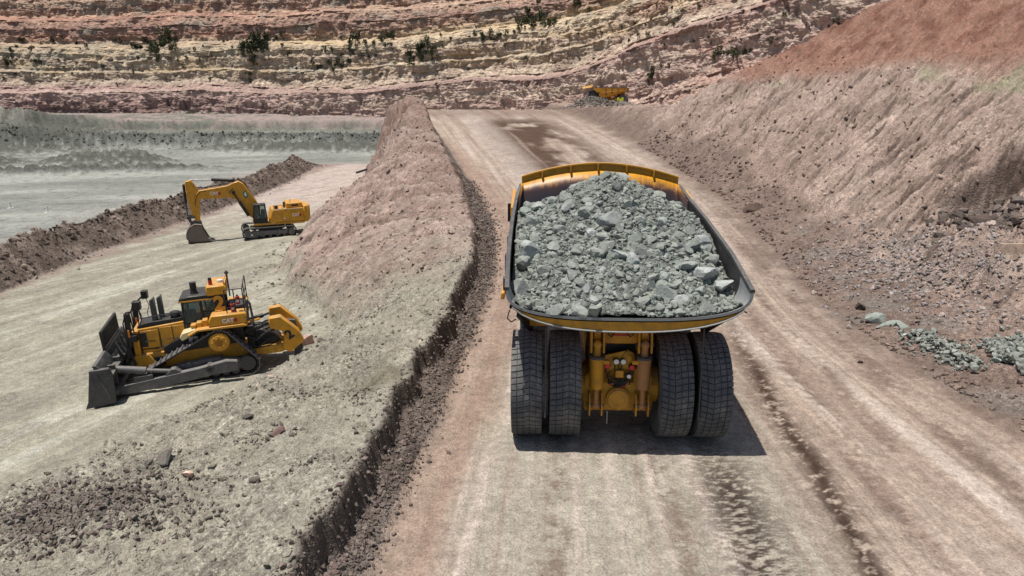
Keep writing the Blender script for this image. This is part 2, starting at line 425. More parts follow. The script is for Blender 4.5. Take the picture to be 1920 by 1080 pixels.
def terrain(x, y):
    """height, zone id and ground colour at plan points"""
    x = np.asarray(x, float); y = np.asarray(y, float)
    zr = ROAD_Z(y); xl = XL(y); xr = XR(y)
    n_big = fbm(x / 9, y / 9, 4, 1)
    n_mid = fbm(x / 2.1, y / 2.1, 4, 2)
    n_fine = fbm(x / 0.42, y / 0.42, 3, 3)
    clod = np.maximum(ridged(x / 1.3, y / 1.3, 4, 4), -1)
    near = sst(140, 30, y)
    # --- road: packed earth, shallow ruts along the travel direction
    a = (x - xl) / (xr - xl)
    across = a * 23.0
    streak = fbm(across * 0.9, y * 0.035, 3, 20)
    streak2 = fbm(across * 3.0, y * 0.08, 3, 24)
    rut = 0.06 * streak + 0.022 * streak2
    road = zr + rut + 0.012 * n_fine + 0.02 * n_mid - 0.10 * sst(0.12, 0.0, a) + 0.25 * sst(0.93, 1.03, a)
    # --- bank between road and bench
    lipn = 0.38 * fbm(y / 2.6, x * 0 + 3.3, 4, 31) + 0.16 * fbm(y / 0.45, x / 0.9, 3, 33)
    xlip = xl - 0.75 - 0.35 * sst(30, 60, y) + lipn
    ztop = zr + BERM(y) + 0.22 * fbm(y / 5, x * 0 + 7.7, 3, 37)
    xtoe = TOE(y) + 1.3 * fbm(y / 6, x * 0 + 1.1, 3, 39)
    bench = -2.75 + 0.045 * np.clip(x + 13, -17, 0) - 0.4 * sst(40, 90, y)
    bench = bench + (-8.0 - bench) * sst(140, 205, y)
    tw = np.clip((xlip - x) / np.maximum(xlip - xtoe, 0.5), 0, 1)
    steep = sst(70, 100, y)
    S = (1 - steep) * (tw ** 1.25 * (1 - 0.25 * np.sin(tw * math.pi))) + steep * sst(0.20, 0.80, tw + 0.14 * n_mid + 0.12 * n_big) 
    S = np.clip(S + 0.06 * np.sin(tw * math.pi) * n_big * 2, 0, 1)
    bank = ztop + (bench - ztop) * S
    inb = np.sin(np.clip(tw, 0, 1) * math.pi) ** 0.6
    rill = ridged((y - 0.5 * (xlip - x)) / 1.2 + 0.5 * n_big, x / 7.0, 3, 41) * sst(38, 55, y) * sst(100, 86, y)
    n_tiny = fbm(x / 0.19, y / 0.19, 3, 5)
    bank = bank + (0.30 * n_mid + 0.10 * n_fine + 0.12 * clod + 0.085 * n_tiny * sst(60, 30, y)) * (0.35 + 0.65 * inb) * (0.45 + 0.55 * near) + 0.16 * rill * inb + (0.35 + 0.75 * sst(45, 60, y)) * n_big * inb - 0.35 * sst(0.1, -0.9, rill) * inb * sst(45, 60, y)
    gully = ridged((y - 0.55 * (xlip - x)) / 4.2 + 0.6 * n_big, x / 13.0, 4, 49)
    bank = bank + 0.55 * gully * sst(42, 58, y) * inb + 0.22 * ridged(x / 1.7, y / 2.6, 3, 53) * sst(42, 58, y) * inb
    # mound tops: broad hollows and knolls on the wide near part of the bank
    bank = bank + 0.45 * fbm(x / 5, y / 4, 3, 43) * inb * sst(45, 25, y)
    foot = zr + 0.10 + 0.45 * sst(0, -1.1, x - xl) * (0.6 + 0.8 * sst(34, 60, y)) + 0.09 * n_mid + 0.05 * n_fine
    face = sst(0.0, 0.30 + 0.9 * sst(36, 60, y), xlip - x)       # 0 at the foot, 1 past the lip
    left = foot + (bank - foot) * face
    # --- bench: graded floor with tracks
    bs = fbm((x * 0.35 + y * 0.94) * 0.05 + 0.6, (x * 0.94 - y * 0.35) * 0.55, 4, 45)
    bs2 = fbm((x * 0.42 + y * 0.9) * 0.08, (x * 0.9 - y * 0.42) * 1.6, 3, 47)
    benchf = bench + 0.03 * bs2 + 0.10 * bs + 0.05 * n_mid * 0.6 + 0.015 * n_fine
    # --- windrow and drop to the pit floor
    xw = XW(y)
    wr_end = sst(158, 140, y)
    wh = (2.3 + 0.7 * n_big + 0.5 * n_mid) * wr_end
    wprof = np.clip(1 - np.abs(x - xw) / (2.9 + 0.5 * n_big), 0, 1)
    wprof = wprof ** 0.85
    pit = -8.0 + 0.05 * n_mid + 0.25 * n_big * 0.4
    drop = sst(0, -9, x - xw)
    floor = benchf + (pit - benchf) * drop
    # far banks of the pit floor
    yb = 244 + 9 * fbm(x / 40, y * 0, 3, 51) - 26 * sst(-110, -190, x)
    up1 = sst(0, 7, y - yb)
    up2 = np.clip((y - yb - 9) / 50, 0, 1)
    up3 = sst(22, 25, y - yb + 3 * n_big); pit_far = 4.6 * up1 + 3.2 * up2 ** 0.9 + 2.6 * up3 + (0.8 * n_big + 0.8 * n_mid + 0.35 * clod) * up1 * (1 - 0.7 * up2)
    mound = 3.6 * np.exp(-(((x + 112) / 15) ** 4 + ((y - 192 - 0.12 * (x + 112)) / 7) ** 2)) * (1 + 0.5 * n_mid)
    mound = mound + 6.0 * np.exp(-(((x + 152) / 16) ** 2 + ((y - 182) / 13) ** 2)) * (1 + 0.35 * n_mid)
    mound = mound + 9.0 * np.exp(-(((x + 205) / 42) ** 2 + ((y - 236) / 26) ** 2)) * (1 + 0.25 * n_mid + 0.4 * n_big) + 3.0 * np.exp(-(((x + 70) / 38) ** 4 + ((y - 236) / 8) ** 2)) * (1 + 0.5 * n_mid + 0.4 * n_big)
    mound = mound + 2.0 * np.exp(-(((y - 168 - 0.28 * (x + 110)) / 3.5) ** 2)) * sst(-60, -95, x) * (1 + 0.8 * n_mid)
    floor = floor + pit_far + mound
    floor = np.where(wprof > 0, np.maximum(floor, floor + wh * wprof + 0.25 * clod * wprof * wr_end), floor)
    zl = np.where(tw >= 1, floor, left)
    # blend at the toe
    tb = sst(0.9, 1.0, tw)
    zl = np.where((tw < 1), left * (1 - tb) + floor * tb, zl)
    # --- right-hand slope
    d = x - xr
    apron = 5.5 * sst(70, 45, y)
    sl = 0.22 * np.minimum(np.maximum(d, 0), apron) + 0.66 * np.maximum(d - apron, 0)
    rr = ridged((y - 0.4 * d) / 1.5 + 0.4 * n_big, d / 9.0, 4, 61)
    rr2 = ridged((y - 0.45 * d) / 0.5 + 0.3 * n_mid, d / 3.5, 3, 65)
    yl = 43.6 + 1.6 * fbm(x / 3.5, x * 0, 4, 63) - 0.25 * (x - 30)
    sdep = sst(8, 10.5, d + n_mid) * sst(24, 38, y)
    scarp = -1.9 * sst(0.35, -0.45, y - yl) * sdep + (0.35 * n_mid + 0.25 * clod) * sdep * sst(47, 44, y)
    hole = -0.4 * np.exp(-(((x - 27.5) / 1.6) ** 2 + ((y - 38.5) / 2.2) ** 2)) * (1 + 0.6 * n_mid)
    amp = sst(0.3, 5, d)
    slope = zr + 0.25 + sl + amp * ((0.42 * rr + 0.16 * rr2) * sst(4, 9, d) + 0.4 * n_mid + 0.10 * n_fine + 0.14 * clod + 0.5 * n_big) - 0.22 * sst(0.1, 0.45, fbm((y - 0.5 * d) / 0.42 + 0.5 * n_mid, d / 2.6, 3, 115)) * amp * sst(3, 7, d) + scarp + hole + 0.06 * n_mid + 0.04 * n_fine
    cap = np.maximum(9.0 - 1.4 * sst(110, 150, y) + 0.3 * n_mid, 12.5 + 0.9 * (95 - y) + 0.6 * n_mid + 1.2 * n_big)
    cap = np.maximum(cap, zr + 0.25)
    plate = np.minimum(slope, cap)
    heap = 2.3 * np.exp(-(((x - 17.5) / 4.0) ** 2 + ((y - 152) / 5) ** 2)) + 1.5 * np.exp(-(((x - 24.5) / 4.0) ** 2 + ((y - 158) / 6) ** 2)) * (1 + 0.5 * n_mid)
    plate = plate + np.where(y > 100, 0.3 * n_mid + heap, 0)
    tr = sst(-0.35, 0.35, d + 0.4 * n_mid)
    z = np.where(a < 0.5, 0, 0.0)
    tl = sst(0.35, -0.35, x - xl + 0.35 * n_mid)
    z = np.where(a < 0.5, road * (1 - tl) + zl * tl, road * (1 - tr) + plate * tr)
    # --- zones
    zone = np.full(x.shape, 0)
    zone[(a < 0.5) & (x < xl)] = 1
    zone[(tw >= 0.985)] = 2
    zone[(tw >= 0.985) & (wprof > 0.04) & (wr_end > 0.05)] = 3
    zone[(tw >= 0.985) & ((x < xw - 2.5) | (y > 165))] = 4
    zone[(a >= 0.5) & (d > 0)] = 5
    # --- colours (what the ground is made of, plus some relief shade painted in)
    L = lin
    sp = fbm(x / 0.16, y / 0.16, 2, 71)
    blot = fbm(x / 3.2, y / 3.2, 4, 72)
    c = np.empty(x.shape + (3,))
    # road
    c[:] = L(180, 161, 145)
    st3 = fbm(across * 5.5 + 0.25 * n_mid, y * 0.06, 3, 26); st4 = fbm(across * 15, y * 0.16, 2, 28)
    c = c * (1 + 0.16 * st3 * 1.9 + 0.26 * st4)[..., None]
    c = mixc(c, L(176, 168, 152), sst(8.8, 6.5, x - 0.05 * y + 0.8 * streak) * sst(40, 24, y) * 0.9)
    c = mixc(c, L(204, 188, 175), sst(0.0, 0.6, streak + 0.4 * streak2) * 0.8)
    c = mixc(c, L(150, 128, 115), sst(0.0, -0.5, streak + 0.3 * streak2) * 0.6)
    c = mixc(c, L(164, 138, 122), sst(3.4, 1.0, x - xl + 1.4 * streak + 0.7 * blot) * sst(110, 70, y) * 0.75)
    c = mixc(c, L(118, 98, 86), sst(-3.6, 0.3, d + 1.5 * blot + 1.2 * streak) * 0.75)
    # churned, darker tread marks
    lug = (np.sin(y * 2 * math.pi / 0.40 + 7 * pn(x * 1.6, y * 0.5, 80)) * 0.5 + 0.5)
    t1 = np.exp(-((x - 6.2 - 0.06 * (y - 14)) / 0.95) ** 2) * sst(22.5, 17.5, y)
    c = mixc(c, L(70, 57, 50), t1 * sst(0.0, 0.42, 0.75 * fbm(x / 0.30, y / 0.085, 3, 81) + 0.30 * (lug - 0.5) + 0.4 * blot + 0.30) * 0.97)
    t2 = np.exp(-((x - 8.9 - 0.11 * (y - 14) - 0.25 * blot) / 0.5) ** 2) * sst(40, 24, y)
    c = mixc(c, L(72, 54, 44), t2 * sst(-0.35, 0.25, n_fine + 0.7 * fbm(x / 0.2, y / 0.12, 2, 83) + 0.4 * blot + 0.28) * 0.97)
    for q, (x0, k, wd, y0, y1) in enumerate(((10.6, 0.09, 0.5, 14, 60), (12.2, 0.08, 0.35, 20, 62), (1.1, 0.05, 0.5, 8, 24), (4.4, 0.02, 0.45, 8, 19), (14.6, 0.06, 0.6, 10, 50), (16.9, 0.03, 0.5, 12, 60))):
        t3 = np.exp(-((x - x0 - k * (y - 14) + 0.3 * pn(y / 6, x * 0, 90 + q)) / wd) ** 2) * sst(y0 - 4, y0 + 3, y) * sst(y1 + 12, y1, y)
        c = mixc(c, L(122, 102, 90), t3 * sst(-0.35, 0.4, n_fine + blot + 0.6 * fbm(x / 0.25, y / 0.1, 2, 85)) * 0.7)
    dk = sst(-0.5, 0.0, fbm(across / 5, y / 9, 3, 96)) * sst(66, 78, y) * sst(128, 112, y) * sst(0.16, 0.3, a) * sst(0.85, 0.6, a)
    c = mixc(c, L(98, 76, 64), dk * sst(-0.6, 0.0, streak + 0.25))
    c = mixc(c, L(205, 190, 178), sst(0.16, 0.24, a) * sst(0.42, 0.3, a) * sst(48, 62, y) * 0.55)
    c = mixc(c, L(128, 106, 92), sst(118, 128, y) * 0.5)
    # left bank
    bk = np.empty_like(c); bk[:] = L(160, 153, 137)
    pink = sst(34, 52, y + 4 * blot + 3 * n_big)
    bk = mixc(bk, L(174, 149, 136), pink)
    e_ = xlip - x; bd = fbm((y + 0.5 * e_) / 0.5 + 0.5 * n_mid, e_ / 2.4, 3, 117); bd2 = fbm((y + 0.5 * e_) / 1.4 + 0.5 * n_big, e_ / 6.0, 3, 118)
    bk = mixc(bk, L(104, 87, 79), sst(0.12, 0.42, bd + 0.5 * bd2) * pink * 0.75)
    bk = mixc(bk, L(198, 176, 164), sst(0.15, 0.5, -bd - 0.5 * bd2) * pink * 0.5)
    sl2 = fbm(x / 1.1, y / 1.3, 4, 119); bk = bk * (1 + 0.28 * sl2 * (1 - pink))[..., None]
    bk = mixc(bk, L(150, 126, 114), pink * sst(0.0, 0.5, blot))
    bk = mixc(bk, L(166, 161, 145), sst(0.05, 0.45, n_big + 0.4 * blot) * (1 - pink) * 0.8)
    bk = mixc(bk, L(132, 127, 114), sst(0.1, 0.5, fbm(x / 4, y / 4, 4, 97)) * 0.6 * (1 - pink))
    bk = mixc(bk, L(118, 108, 76), sst(0.22, 0.42, fbm(x / 1.8, y / 2.4, 4, 98)) * 0.5 * sst(2.8, 0.6, xlip - x) * sst(40, 24, y))
    bk = mixc(bk, L(112, 104, 94), sst(0.15, 0.5, sp + 0.35 * n_fine + 0.3 * blot) * 0.6)
    bk = mixc(bk, L(120, 100, 92), sst(0.3, -0.9, rill) * pink * 0.6)  # rill bottoms darkened, relief shade in the colour
    bk = mixc(bk, L(132, 110, 100), sst(0.0, 0.45, fbm(x / 2.6, y / 5.5, 4, 121)) * pink * 0.55)
    bk = mixc(bk, L(136, 113, 101), sst(0.42, 0.1, tw + 0.2 * blot) * sst(48, 62, y) * 0.7)
    bk = mixc(bk, L(98, 82, 76), sst(-0.1, -1.3, gully + 0.4 * n_mid) * pink * 0.65)  # gully bottoms painted darker and crests lighter, as relief shading
    bk = mixc(bk, L(196, 176, 164), sst(0.9, 1.9, gully) * pink * 0.4)
    bk = mixc(bk, L(146, 120, 108), sst(90, 100, y) * 0.6)
    rub = sst(0.3, 0.9, np.exp(-(((x + 12.2) / 2.6) ** 2 + ((y - 16.3) / 1.6) ** 2)) + 0.35 * n_mid)
    bk = mixc(bk, L(112, 102, 94), rub * 0.7)
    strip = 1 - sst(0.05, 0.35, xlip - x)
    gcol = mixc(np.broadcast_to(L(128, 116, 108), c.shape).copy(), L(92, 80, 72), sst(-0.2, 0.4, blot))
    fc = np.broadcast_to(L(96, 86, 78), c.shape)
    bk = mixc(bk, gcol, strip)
    bk = mixc(bk, fc, sst(0.0, 0.1, xlip - x) * sst(0.55, 0.2, xlip - x) * 0.8)  # cut face darkened, the shade on its road side painted in
    # bench
    be = np.empty_like(c); be[:] = L(168, 163, 144)
    be = mixc(be, L(190, 187, 170), sst(0.0, 0.45, bs + 0.4 * bs2))
    be = mixc(be, L(152, 146, 132), sst(-0.02, -0.42, bs + 0.5 * bs2) * 0.85)
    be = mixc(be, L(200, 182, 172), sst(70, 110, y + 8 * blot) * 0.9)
    be = mixc(be, L(138, 130, 115), sst(0.16, 0.34, bs2) * sst(-0.3, 0.2, bs) * 0.55)
    be = mixc(be, L(132, 124, 112), sst(0.25, 0.5, blot + 0.3 * bs) * 0.4)
    be = mixc(be, L(150, 130, 120), sst(-37.5, -40, x + 2 * blot) * 0.8)
    # windrow, pit floor and far banks
    wi = mixc(np.broadcast_to(L(112, 99, 89), c.shape).copy(), L(146, 130, 118), sst(-0.1, 0.4, n_mid))
    pf = np.empty_like(c); pf[:] = L(147, 149, 141)
    ps = fbm((x + 0.5 * y) * 0.02, (y - 0.28 * x) * 0.07, 4, 101)
    pf = mixc(pf, L(170, 171, 162), sst(0.0, 0.4, ps))
    pf = mixc(pf, L(124, 126, 119), sst(-0.1, -0.5, ps) * 0.6)
    pf = mixc(pf, L(98, 100, 94), sst(0.05, 0.8, up1 + 0.8 * n_mid) * (1 - sst(0.02, 0.10, up2 + 0.1 * n_big)))
    pf = mixc(pf, L(122, 123, 112), sst(0.02, 0.15, up2 + 0.08 * n_big))
    pf = mixc(pf, L(92, 93, 87), np.exp(-((y - yb + 3 * n_big - 23) / 1.6) ** 2) * sst(-0.6, 0.0, n_mid) * 0.8)
    pf = mixc(pf, L(172, 152, 146), sst(-0.25, 0.3, n_big + 0.4 * n_mid + 0.5 * sst(-130, -70, x)) * sst(0.15, 0.45, up2 + 0.2 * n_big) * 0.8)
    pf = mixc(pf, L(98, 99, 92), sst(0.3, 1.6, mound + 0.9 * n_mid) * sst(-0.5, 0.2, n_mid + 0.3))
    pf = mixc(pf, L(150, 148, 136), sst(3.5, 6, mound + 0.8 * n_mid) * 0.9)
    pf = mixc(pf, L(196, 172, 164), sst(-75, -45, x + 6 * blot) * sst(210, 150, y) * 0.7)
    # right slope
    rs = np.empty_like(c); rs[:] = L(160, 138, 125)
    rs = mixc(rs, L(178, 156, 142), sst(-0.1, 0.4, fbm(x / 6, y / 6, 4, 110)))
    rs = mixc(rs, L(112, 94, 84), sst(0.4, -1.0, rr) * 0.85 * sst(3, 8, d))  # rills painted dark and crests light: relief shading the high sun leaves out
    rs = mixc(rs, L(104, 88, 79), sst(0.2, -1.1, rr2 + 0.4 * rr) * 0.85 * sst(2, 6, d))
    rs = mixc(rs, L(196, 176, 162), sst(0.9, 1.8, rr2 + 0.5 * blot) * 0.4 * sst(3, 7, d))
    dash = fbm((y - 0.5 * d) / 0.42 + 0.5 * n_mid, d / 2.6, 3, 115); dash2 = fbm((y - 0.45 * d) / 1.1 + 0.5 * n_big, d / 6.0, 3, 116)
    rs = mixc(rs, L(96, 80, 71), sst(0.12, 0.42, dash + 0.5 * dash2) * sst(3, 7, d) * 0.8)  # more rill shading painted on as dark and light dashes
    rs = mixc(rs, L(190, 170, 156), sst(0.15, 0.5, -dash - 0.5 * dash2) * sst(3, 7, d) * 0.5)
    rs = mixc(rs, L(120, 102, 93), sst(0.2, 0.5, dash2) * sst(3, 7, d) * 0.6)
    hgt = z - zr
    rs = mixc(rs, L(118, 100, 90), sst(5, 2, d + 2.5 * blot) * 0.75)
    rs = mixc(rs, L(132, 124, 116), sst(0.0, 0.5, fbm(x / 2.4, y / 3.5, 3, 111)) * sst(9, 5, d) * sst(58, 46, y) * 0.7)
    redn = hgt + 1.3 * n_big + 0.5 * blot
    rs = mixc(rs, L(156, 116, 98), sst(11.0, 13.4, redn + 3.5 * sst(60, 92, y)) * 0.9)
    rs = mixc(rs, L(122, 82, 68), sst(12.5, 15, redn + 3 * sst(60, 92, y)) * sst(-0.1, 0.35, fbm(x / 2.2, y / 2.2, 4, 112)) * 0.8)
    rs = mixc(rs, L(156, 156, 126), np.exp(-((redn + 4 * sst(60, 92, y) - 11.4) / 0.45) ** 2) * sst(0.05, 0.35, fbm(x / 5, y / 5, 2, 113)) * 0.7)
    rs = mixc(rs, L(160, 160, 132), sst(21.0, 22.0, redn) * 0.6)
    rs = mixc(rs, L(84, 70, 62), np.exp(-((y - yl + 0.6) / 0.9) ** 2) * sdep * sst(-0.3, 0.1, n_mid + 0.3))  # dark band under the ledge, its shade painted into the colour
    rs = mixc(rs, L(120, 112, 104), sst(0.5, 1.2, heap) * 0.9)
    rs = mixc(rs, L(98, 84, 76), sst(0.3, 0.5, sp + 0.3 * n_fine) * 0.4)
    col3 = np.where((zone == 0)[..., None], c, 0)
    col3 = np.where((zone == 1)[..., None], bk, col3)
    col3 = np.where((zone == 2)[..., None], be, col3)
    col3 = np.where((zone == 3)[..., None], wi, col3)
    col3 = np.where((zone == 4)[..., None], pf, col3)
    col3 = np.where((zone == 5)[..., None], rs, col3)
    # soft edges between the zones
    e = sst(0.5, -0.5, x - xl + 0.5 * blot + 0.4 * n_fine)
    col3 = np.where(((zone == 0) & (a < 0.5))[..., None], mixc(c, gcol, e), col3)
    e = sst(0.80, 1.0, tw + 0.12 * blot)
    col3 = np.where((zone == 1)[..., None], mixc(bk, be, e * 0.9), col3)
    e = sst(-2.0, 0.4, d + 0.8 * blot)
    col3 = np.where(((zone == 0) & (a >= 0.5))[..., None], mixc(c, rs, e), col3)
    g3 = col3.mean(-1, keepdims=True); col3 = g3 + (col3 - g3) * 0.95
    als = 0.35 + 0.65 * sst(0.0, 0.5, n_mid + 0.6 * blot + 0.5 * sst(7, 3, d))
    al = np.select([zone == 0, zone == 1, zone == 2, zone == 3, zone == 4], [0.10 + 0.2 * sst(-1, 1.5, d), 0.25 + 0.75 * sst(-0.05, 0.45, n_mid + 0.5 * blot), 0.15 + 0.35 * sst(0.1, 0.5, blot), np.ones_like(x), 0.4 + 0.6 * sst(0.3, 1, up1 + mound)], als)
    return z, zone, np.concatenate([np.clip(col3 * ALB, 0.01, 0.8), np.clip(al, 0, 1)[..., None]], -1)

ALB = 0.79
def ground_z(x, y):
    return float(terrain(np.array([x]), np.array([y]))[0][0])

def grid_faces(nr, nc):
    i = np.arange(nr - 1)[:, None] * nc + np.arange(nc - 1)[None, :]
    return np.stack([i, i + 1, i + nc + 1, i + nc], -1).reshape(-1, 4)

def build_ground():
    az = np.concatenate([np.linspace(-62, -43, 60)[:-1], np.linspace(-43, 43, 1000), np.linspace(43, 62, 60)[1:]])
    rr = np.concatenate([np.geomspace(4, 11, 40)[:-1], np.geomspace(11, 60, 470)[:-1], np.geomspace(60, 190, 250)[:-1], np.linspace(190, 380, 110)])
    A, D = np.meshgrid(np.radians(az), rr)
    x = D * np.tan(A); y = D            # rows of constant distance ahead
    z, zone, c = terrain(x, y)
    v = np.stack([x, y, z], -1).reshape(-1, 3); c = c.reshape(-1, 4)
    f = grid_faces(*x.shape)
    zf = zone.reshape(-1)[f[:, 0]]
    names = {0: 'haul_road', 1: 'earth_bank', 2: 'mine_bench', 3: 'earth_windrow', 4: 'pit_floor', 5: 'spoil_slope'}
    lab = {0: 'pale packed earth haul road climbing the middle of the pit', 1: 'grey and pink earth bank beside the haul road',
           2: 'pale graded bench under the excavator and bulldozer', 3: 'dark brown earth windrow along the bench edge',
           4: 'flat grey green pit floor below the bench', 5: 'tan and red spoil slope right of the haul road'}
    for k, nm in names.items():
        fk = f[zf == k]
        used, inv = np.unique(fk, return_inverse=True)
        me = mesh_np(nm, v[used], inv.reshape(-1, 4), c[used], M['earth'], True)
        tag(link(nm, me), lab[k], kind='structure')
build_ground()

# ------------------------------------------------------------------ far pit wall: layered rock face
def build_wall():
    P = np.array([(-560, 330), (-420, 325), (-260, 318), (-140, 306), (-60, 292), (0, 270), (34, 238), (58, 204), (84, 170), (118, 138), (160, 112), (215, 95), (300, 90)], float)
    # smooth plan curve, resampled
    t = np.linspace(0, len(P) - 1, 4000)
    px = np.interp(t, np.arange(len(P)), P[:, 0]); py = np.interp(t, np.arange(len(P)), P[:, 1])
    k = np.exp(-0.5 * (np.arange(-260, 261) / 110.0) ** 2); k /= k.sum()
    px = np.convolve(np.pad(px, 260, mode='reflect', reflect_type='odd'), k, 'valid'); py = np.convolve(np.pad(py, 260, mode='reflect', reflect_type='odd'), k, 'valid')
    s = np.concatenate([[0], np.cumsum(np.hypot(np.diff(px), np.diff(py)))])
    # columns finer where the wall is nearer
    dist = np.hypot(px, py)
    wgt = np.cumsum(np.hypot(np.gradient(px), np.gradient(py)) / dist * np.where((np.abs(px) < 0.95 * py), 1, 0.12))
    u_t = np.interp(np.linspace(wgt[0], wgt[-1], 1000), wgt, np.arange(len(px)))
    X = np.interp(u_t, np.arange(len(px)), px); Y = np.interp(u_t, np.arange(len(px)), py); U = np.interp(u_t, np.arange(len(px)), s)
    tx = np.gradient(X); ty = np.gradient(Y); ln = np.hypot(tx, ty); nx = -ty / ln; ny = tx / ln   # away from the pit
    h = np.concatenate([np.linspace(-10, -0.5, 12)[:-1], np.linspace(-0.5, 58, 300)[:-1], np.linspace(58, 96, 40)])
    Hh, Ug = np.meshgrid(h, U, indexing='ij')
    du = np.clip(Ug - np.interp(-60, X, U), 0, 500); dip = -0.075 * du - 0.12 * np.clip(du - 90, 0, 400)          # beds climb towards the right
    ws = 2.6 * fbm(Ug / 70, Hh / 40, 3, 201) + 0.7 * fbm(Ug / 22, Hh / 14, 2, 202)
    hs = Hh + dip + ws                                               # stratigraphic height
    # layered profile: hard beds steep, soft beds laid back
    rng = np.random.default_rng(5)
    hh = np.arange(-60, 120, 0.1)
    edges = np.cumsum(np.where(rng.random(200) < 0.45, rng.uniform(0.3, 0.9, 200), rng.uniform(1.2, 3.4, 200))) - 60
    kind = rng.random(201)
    lay = np.searchsorted(edges, hh)
    slope = np.where(kind[lay] < 0.55, 0.12, 0.72)
    slope = np.where((hh > 2) & (hh < 11), 0.13, slope)              # tall purple face at the foot
    slope = np.where((hh > 30.5) & (hh < 33), 2.4, slope); slope = np.where((hh > 44) & (hh < 45.5), 2.2, slope); slope = np.where((hh > 20) & (hh < 21), 1.8, slope)            # vegetated bench
    slope = np.where((hh > 11) & (hh < 13), 2.0, slope)
    cum = np.cumsum(slope) * 0.1; cum -= np.interp(0, hh, cum)
    back = np.interp(hs, hh, cum)
    li = np.searchsorted(edges, hs + 0.25 * fbm(Ug / 3, Hh / 3, 2, 204)).astype(float)
    off = 1.25 * pn(Ug / 11 + 13.7 * li, li * 7.31, 251) + 0.95 * pn(Ug / 3.6 + 5.3 * li, li * 3.77, 253) + 0.6 * pn(Ug / 1.3 + 9.1 * li, li * 5.1, 255)
    tall = sst(1.5, 3, hs) * sst(11, 9.5, hs)
    back = back + off * (1 - 0.6 * tall)
    crack = ridged(Ug / 5.5 + 0.7 * fbm(Ug / 9, Hh / 9, 2, 211), Hh / 16, 4, 212)
    rough = fbm(Ug / 7, Hh / 3.2, 5, 205, 0.6)
    gul = ridged(Ug / 34, Hh / 90, 3, 213)
    back = back - 0.75 * rough - 0.8 * crack - 2.0 * gul - 3.0 * fbm(Ug / 45, Hh / 40, 3, 207)
    x = X[None, :] + nx[None, :] * back; y = Y[None, :] + ny[None, :] * back
    # colours by bed
    tab = [(-20, (150, 148, 138)), (0.5, (152, 150, 140)), (1.6, (160, 146, 140)), (2.4, (138, 108, 108)), (6.8, (150, 118, 116)), (7.8, (192, 162, 156)), (9.2, (176, 146, 142)), (11, (196, 172, 162)),
           (13, (176, 142, 140)), (15, (196, 180, 160)), (17, (168, 154, 134)), (19, (204, 190, 164)), (21, (170, 158, 138)), (23.5, (208, 194, 166)), (25, (174, 160, 140)), (27, (212, 200, 172)),
           (29.5, (178, 166, 140)), (31.5, (188, 168, 136)), (33.5, (192, 170, 146)), (34.5, (188, 142, 122)), (37, (176, 128, 108)), (38, (158, 122, 110)), (41, (160, 120, 106)), (42.5, (184, 142, 120)),
           (45, (168, 116, 100)), (46.5, (200, 164, 136)), (49, (158, 116, 102)), (51, (202, 176, 150)), (55, (170, 130, 112)), (60, (196, 170, 144)), (90, (190, 165, 140))]
    th = np.array([q[0] for q in tab], float); tc = np.array([lin(*q[1]) for q in tab])
    hq = hs + 1.1 * fbm(Ug / 14, Hh / 2.5, 3, 221)
    c = np.stack([np.interp(hq, th, tc[:, i]) for i in range(3)], -1)
    tab2 = [(-60, (186, 164, 150)), (-22, (196, 172, 158)), (-12, (204, 186, 166)), (-6, (186, 160, 148)), (0, (200, 176, 164)), (3, (190, 162, 154)), (6, (206, 188, 170)), (9.5, (188, 164, 154)), (11, (150, 122, 120)), (12, (178, 150, 142)),
            (13.5, (204, 188, 166)), (17, (186, 166, 146)), (20, (212, 194, 164)), (24, (190, 168, 146)), (28, (212, 196, 166)), (33, (202, 180, 142)), (37, (186, 150, 130)), (40, (160, 122, 110)), (44, (196, 166, 142)), (50, (184, 150, 130)), (90, (190, 165, 140))]
    c2 = np.stack([np.interp(hq, [q[0] for q in tab2], np.array([lin(*q[1]) for q in tab2])[:, i]) for i in range(3)], -1)
    rt = sst(-120, 10, Ug - np.interp(-40, X, U) + 30 * fbm(Ug / 25, Hh / 12, 3, 243))
    c = c * (1 - rt[..., None]) + c2 * rt[..., None]
    bed = kind[li.astype(int)]
    c = c * (0.90 + 0.2 * bed)[..., None]
    c = c * (1 + 0.17 * pn(Ug / 16 + 3.1 * li, li * 2.7, 257) + 0.2 * pn(Ug / 4 + 8.1 * li, li * 1.7, 259))[..., None]
    thin = fbm(Ug / 20, hs / 0.5 + 0.8 * fbm(Ug / 6, Hh / 3, 2, 226), 3, 225)
    c = c * (1.06 + 0.13 * thin)[..., None]
    c = mixc(c, lin(188, 164, 148), 0.22)
    # dark seep stains down the purple face, dark weathered ledges, ochre talus
    st = sst(0.0, 0.45, fbm(Ug / 1.3, Hh / 14, 3, 227) + 0.5 * fbm(Ug / 30, Hh * 0, 2, 229)) * sst(1.8, 3, hs) * sst(7.8, 6.5, hs)
    c = mixc(c, lin(72, 58, 62), st * 0.75 * (1 - rt))
    vs = sst(0.12, 0.5, fbm(Ug / 1.6, Hh / 9, 3, 231) + 0.4 * fbm(Ug / 20, Hh / 8, 2, 233))
    c = mixc(c, lin(120, 110, 98), vs * 0.45)
    lg = sst(0.22, 0.42, fbm(Ug / 10, hs / 1.1, 3, 235) + 0.2 * fbm(Ug / 60, Hh / 20, 2, 236))
    c = mixc(c, lin(166, 140, 126), 0.35 * sst(-0.2, 0.4, fbm(Ug / 18, Hh / 7, 4, 245)))
    c = mixc(c, lin(112, 100, 90), sst(0.25, 0.5, fbm(Ug / 0.9, Hh / 3.0, 3, 247) + 0.5 * fbm(Ug / 12, Hh / 6, 3, 248)) * 0.45)
    c = mixc(c, lin(104, 95, 84), lg * 0.38 * sst(13, 16, hs))
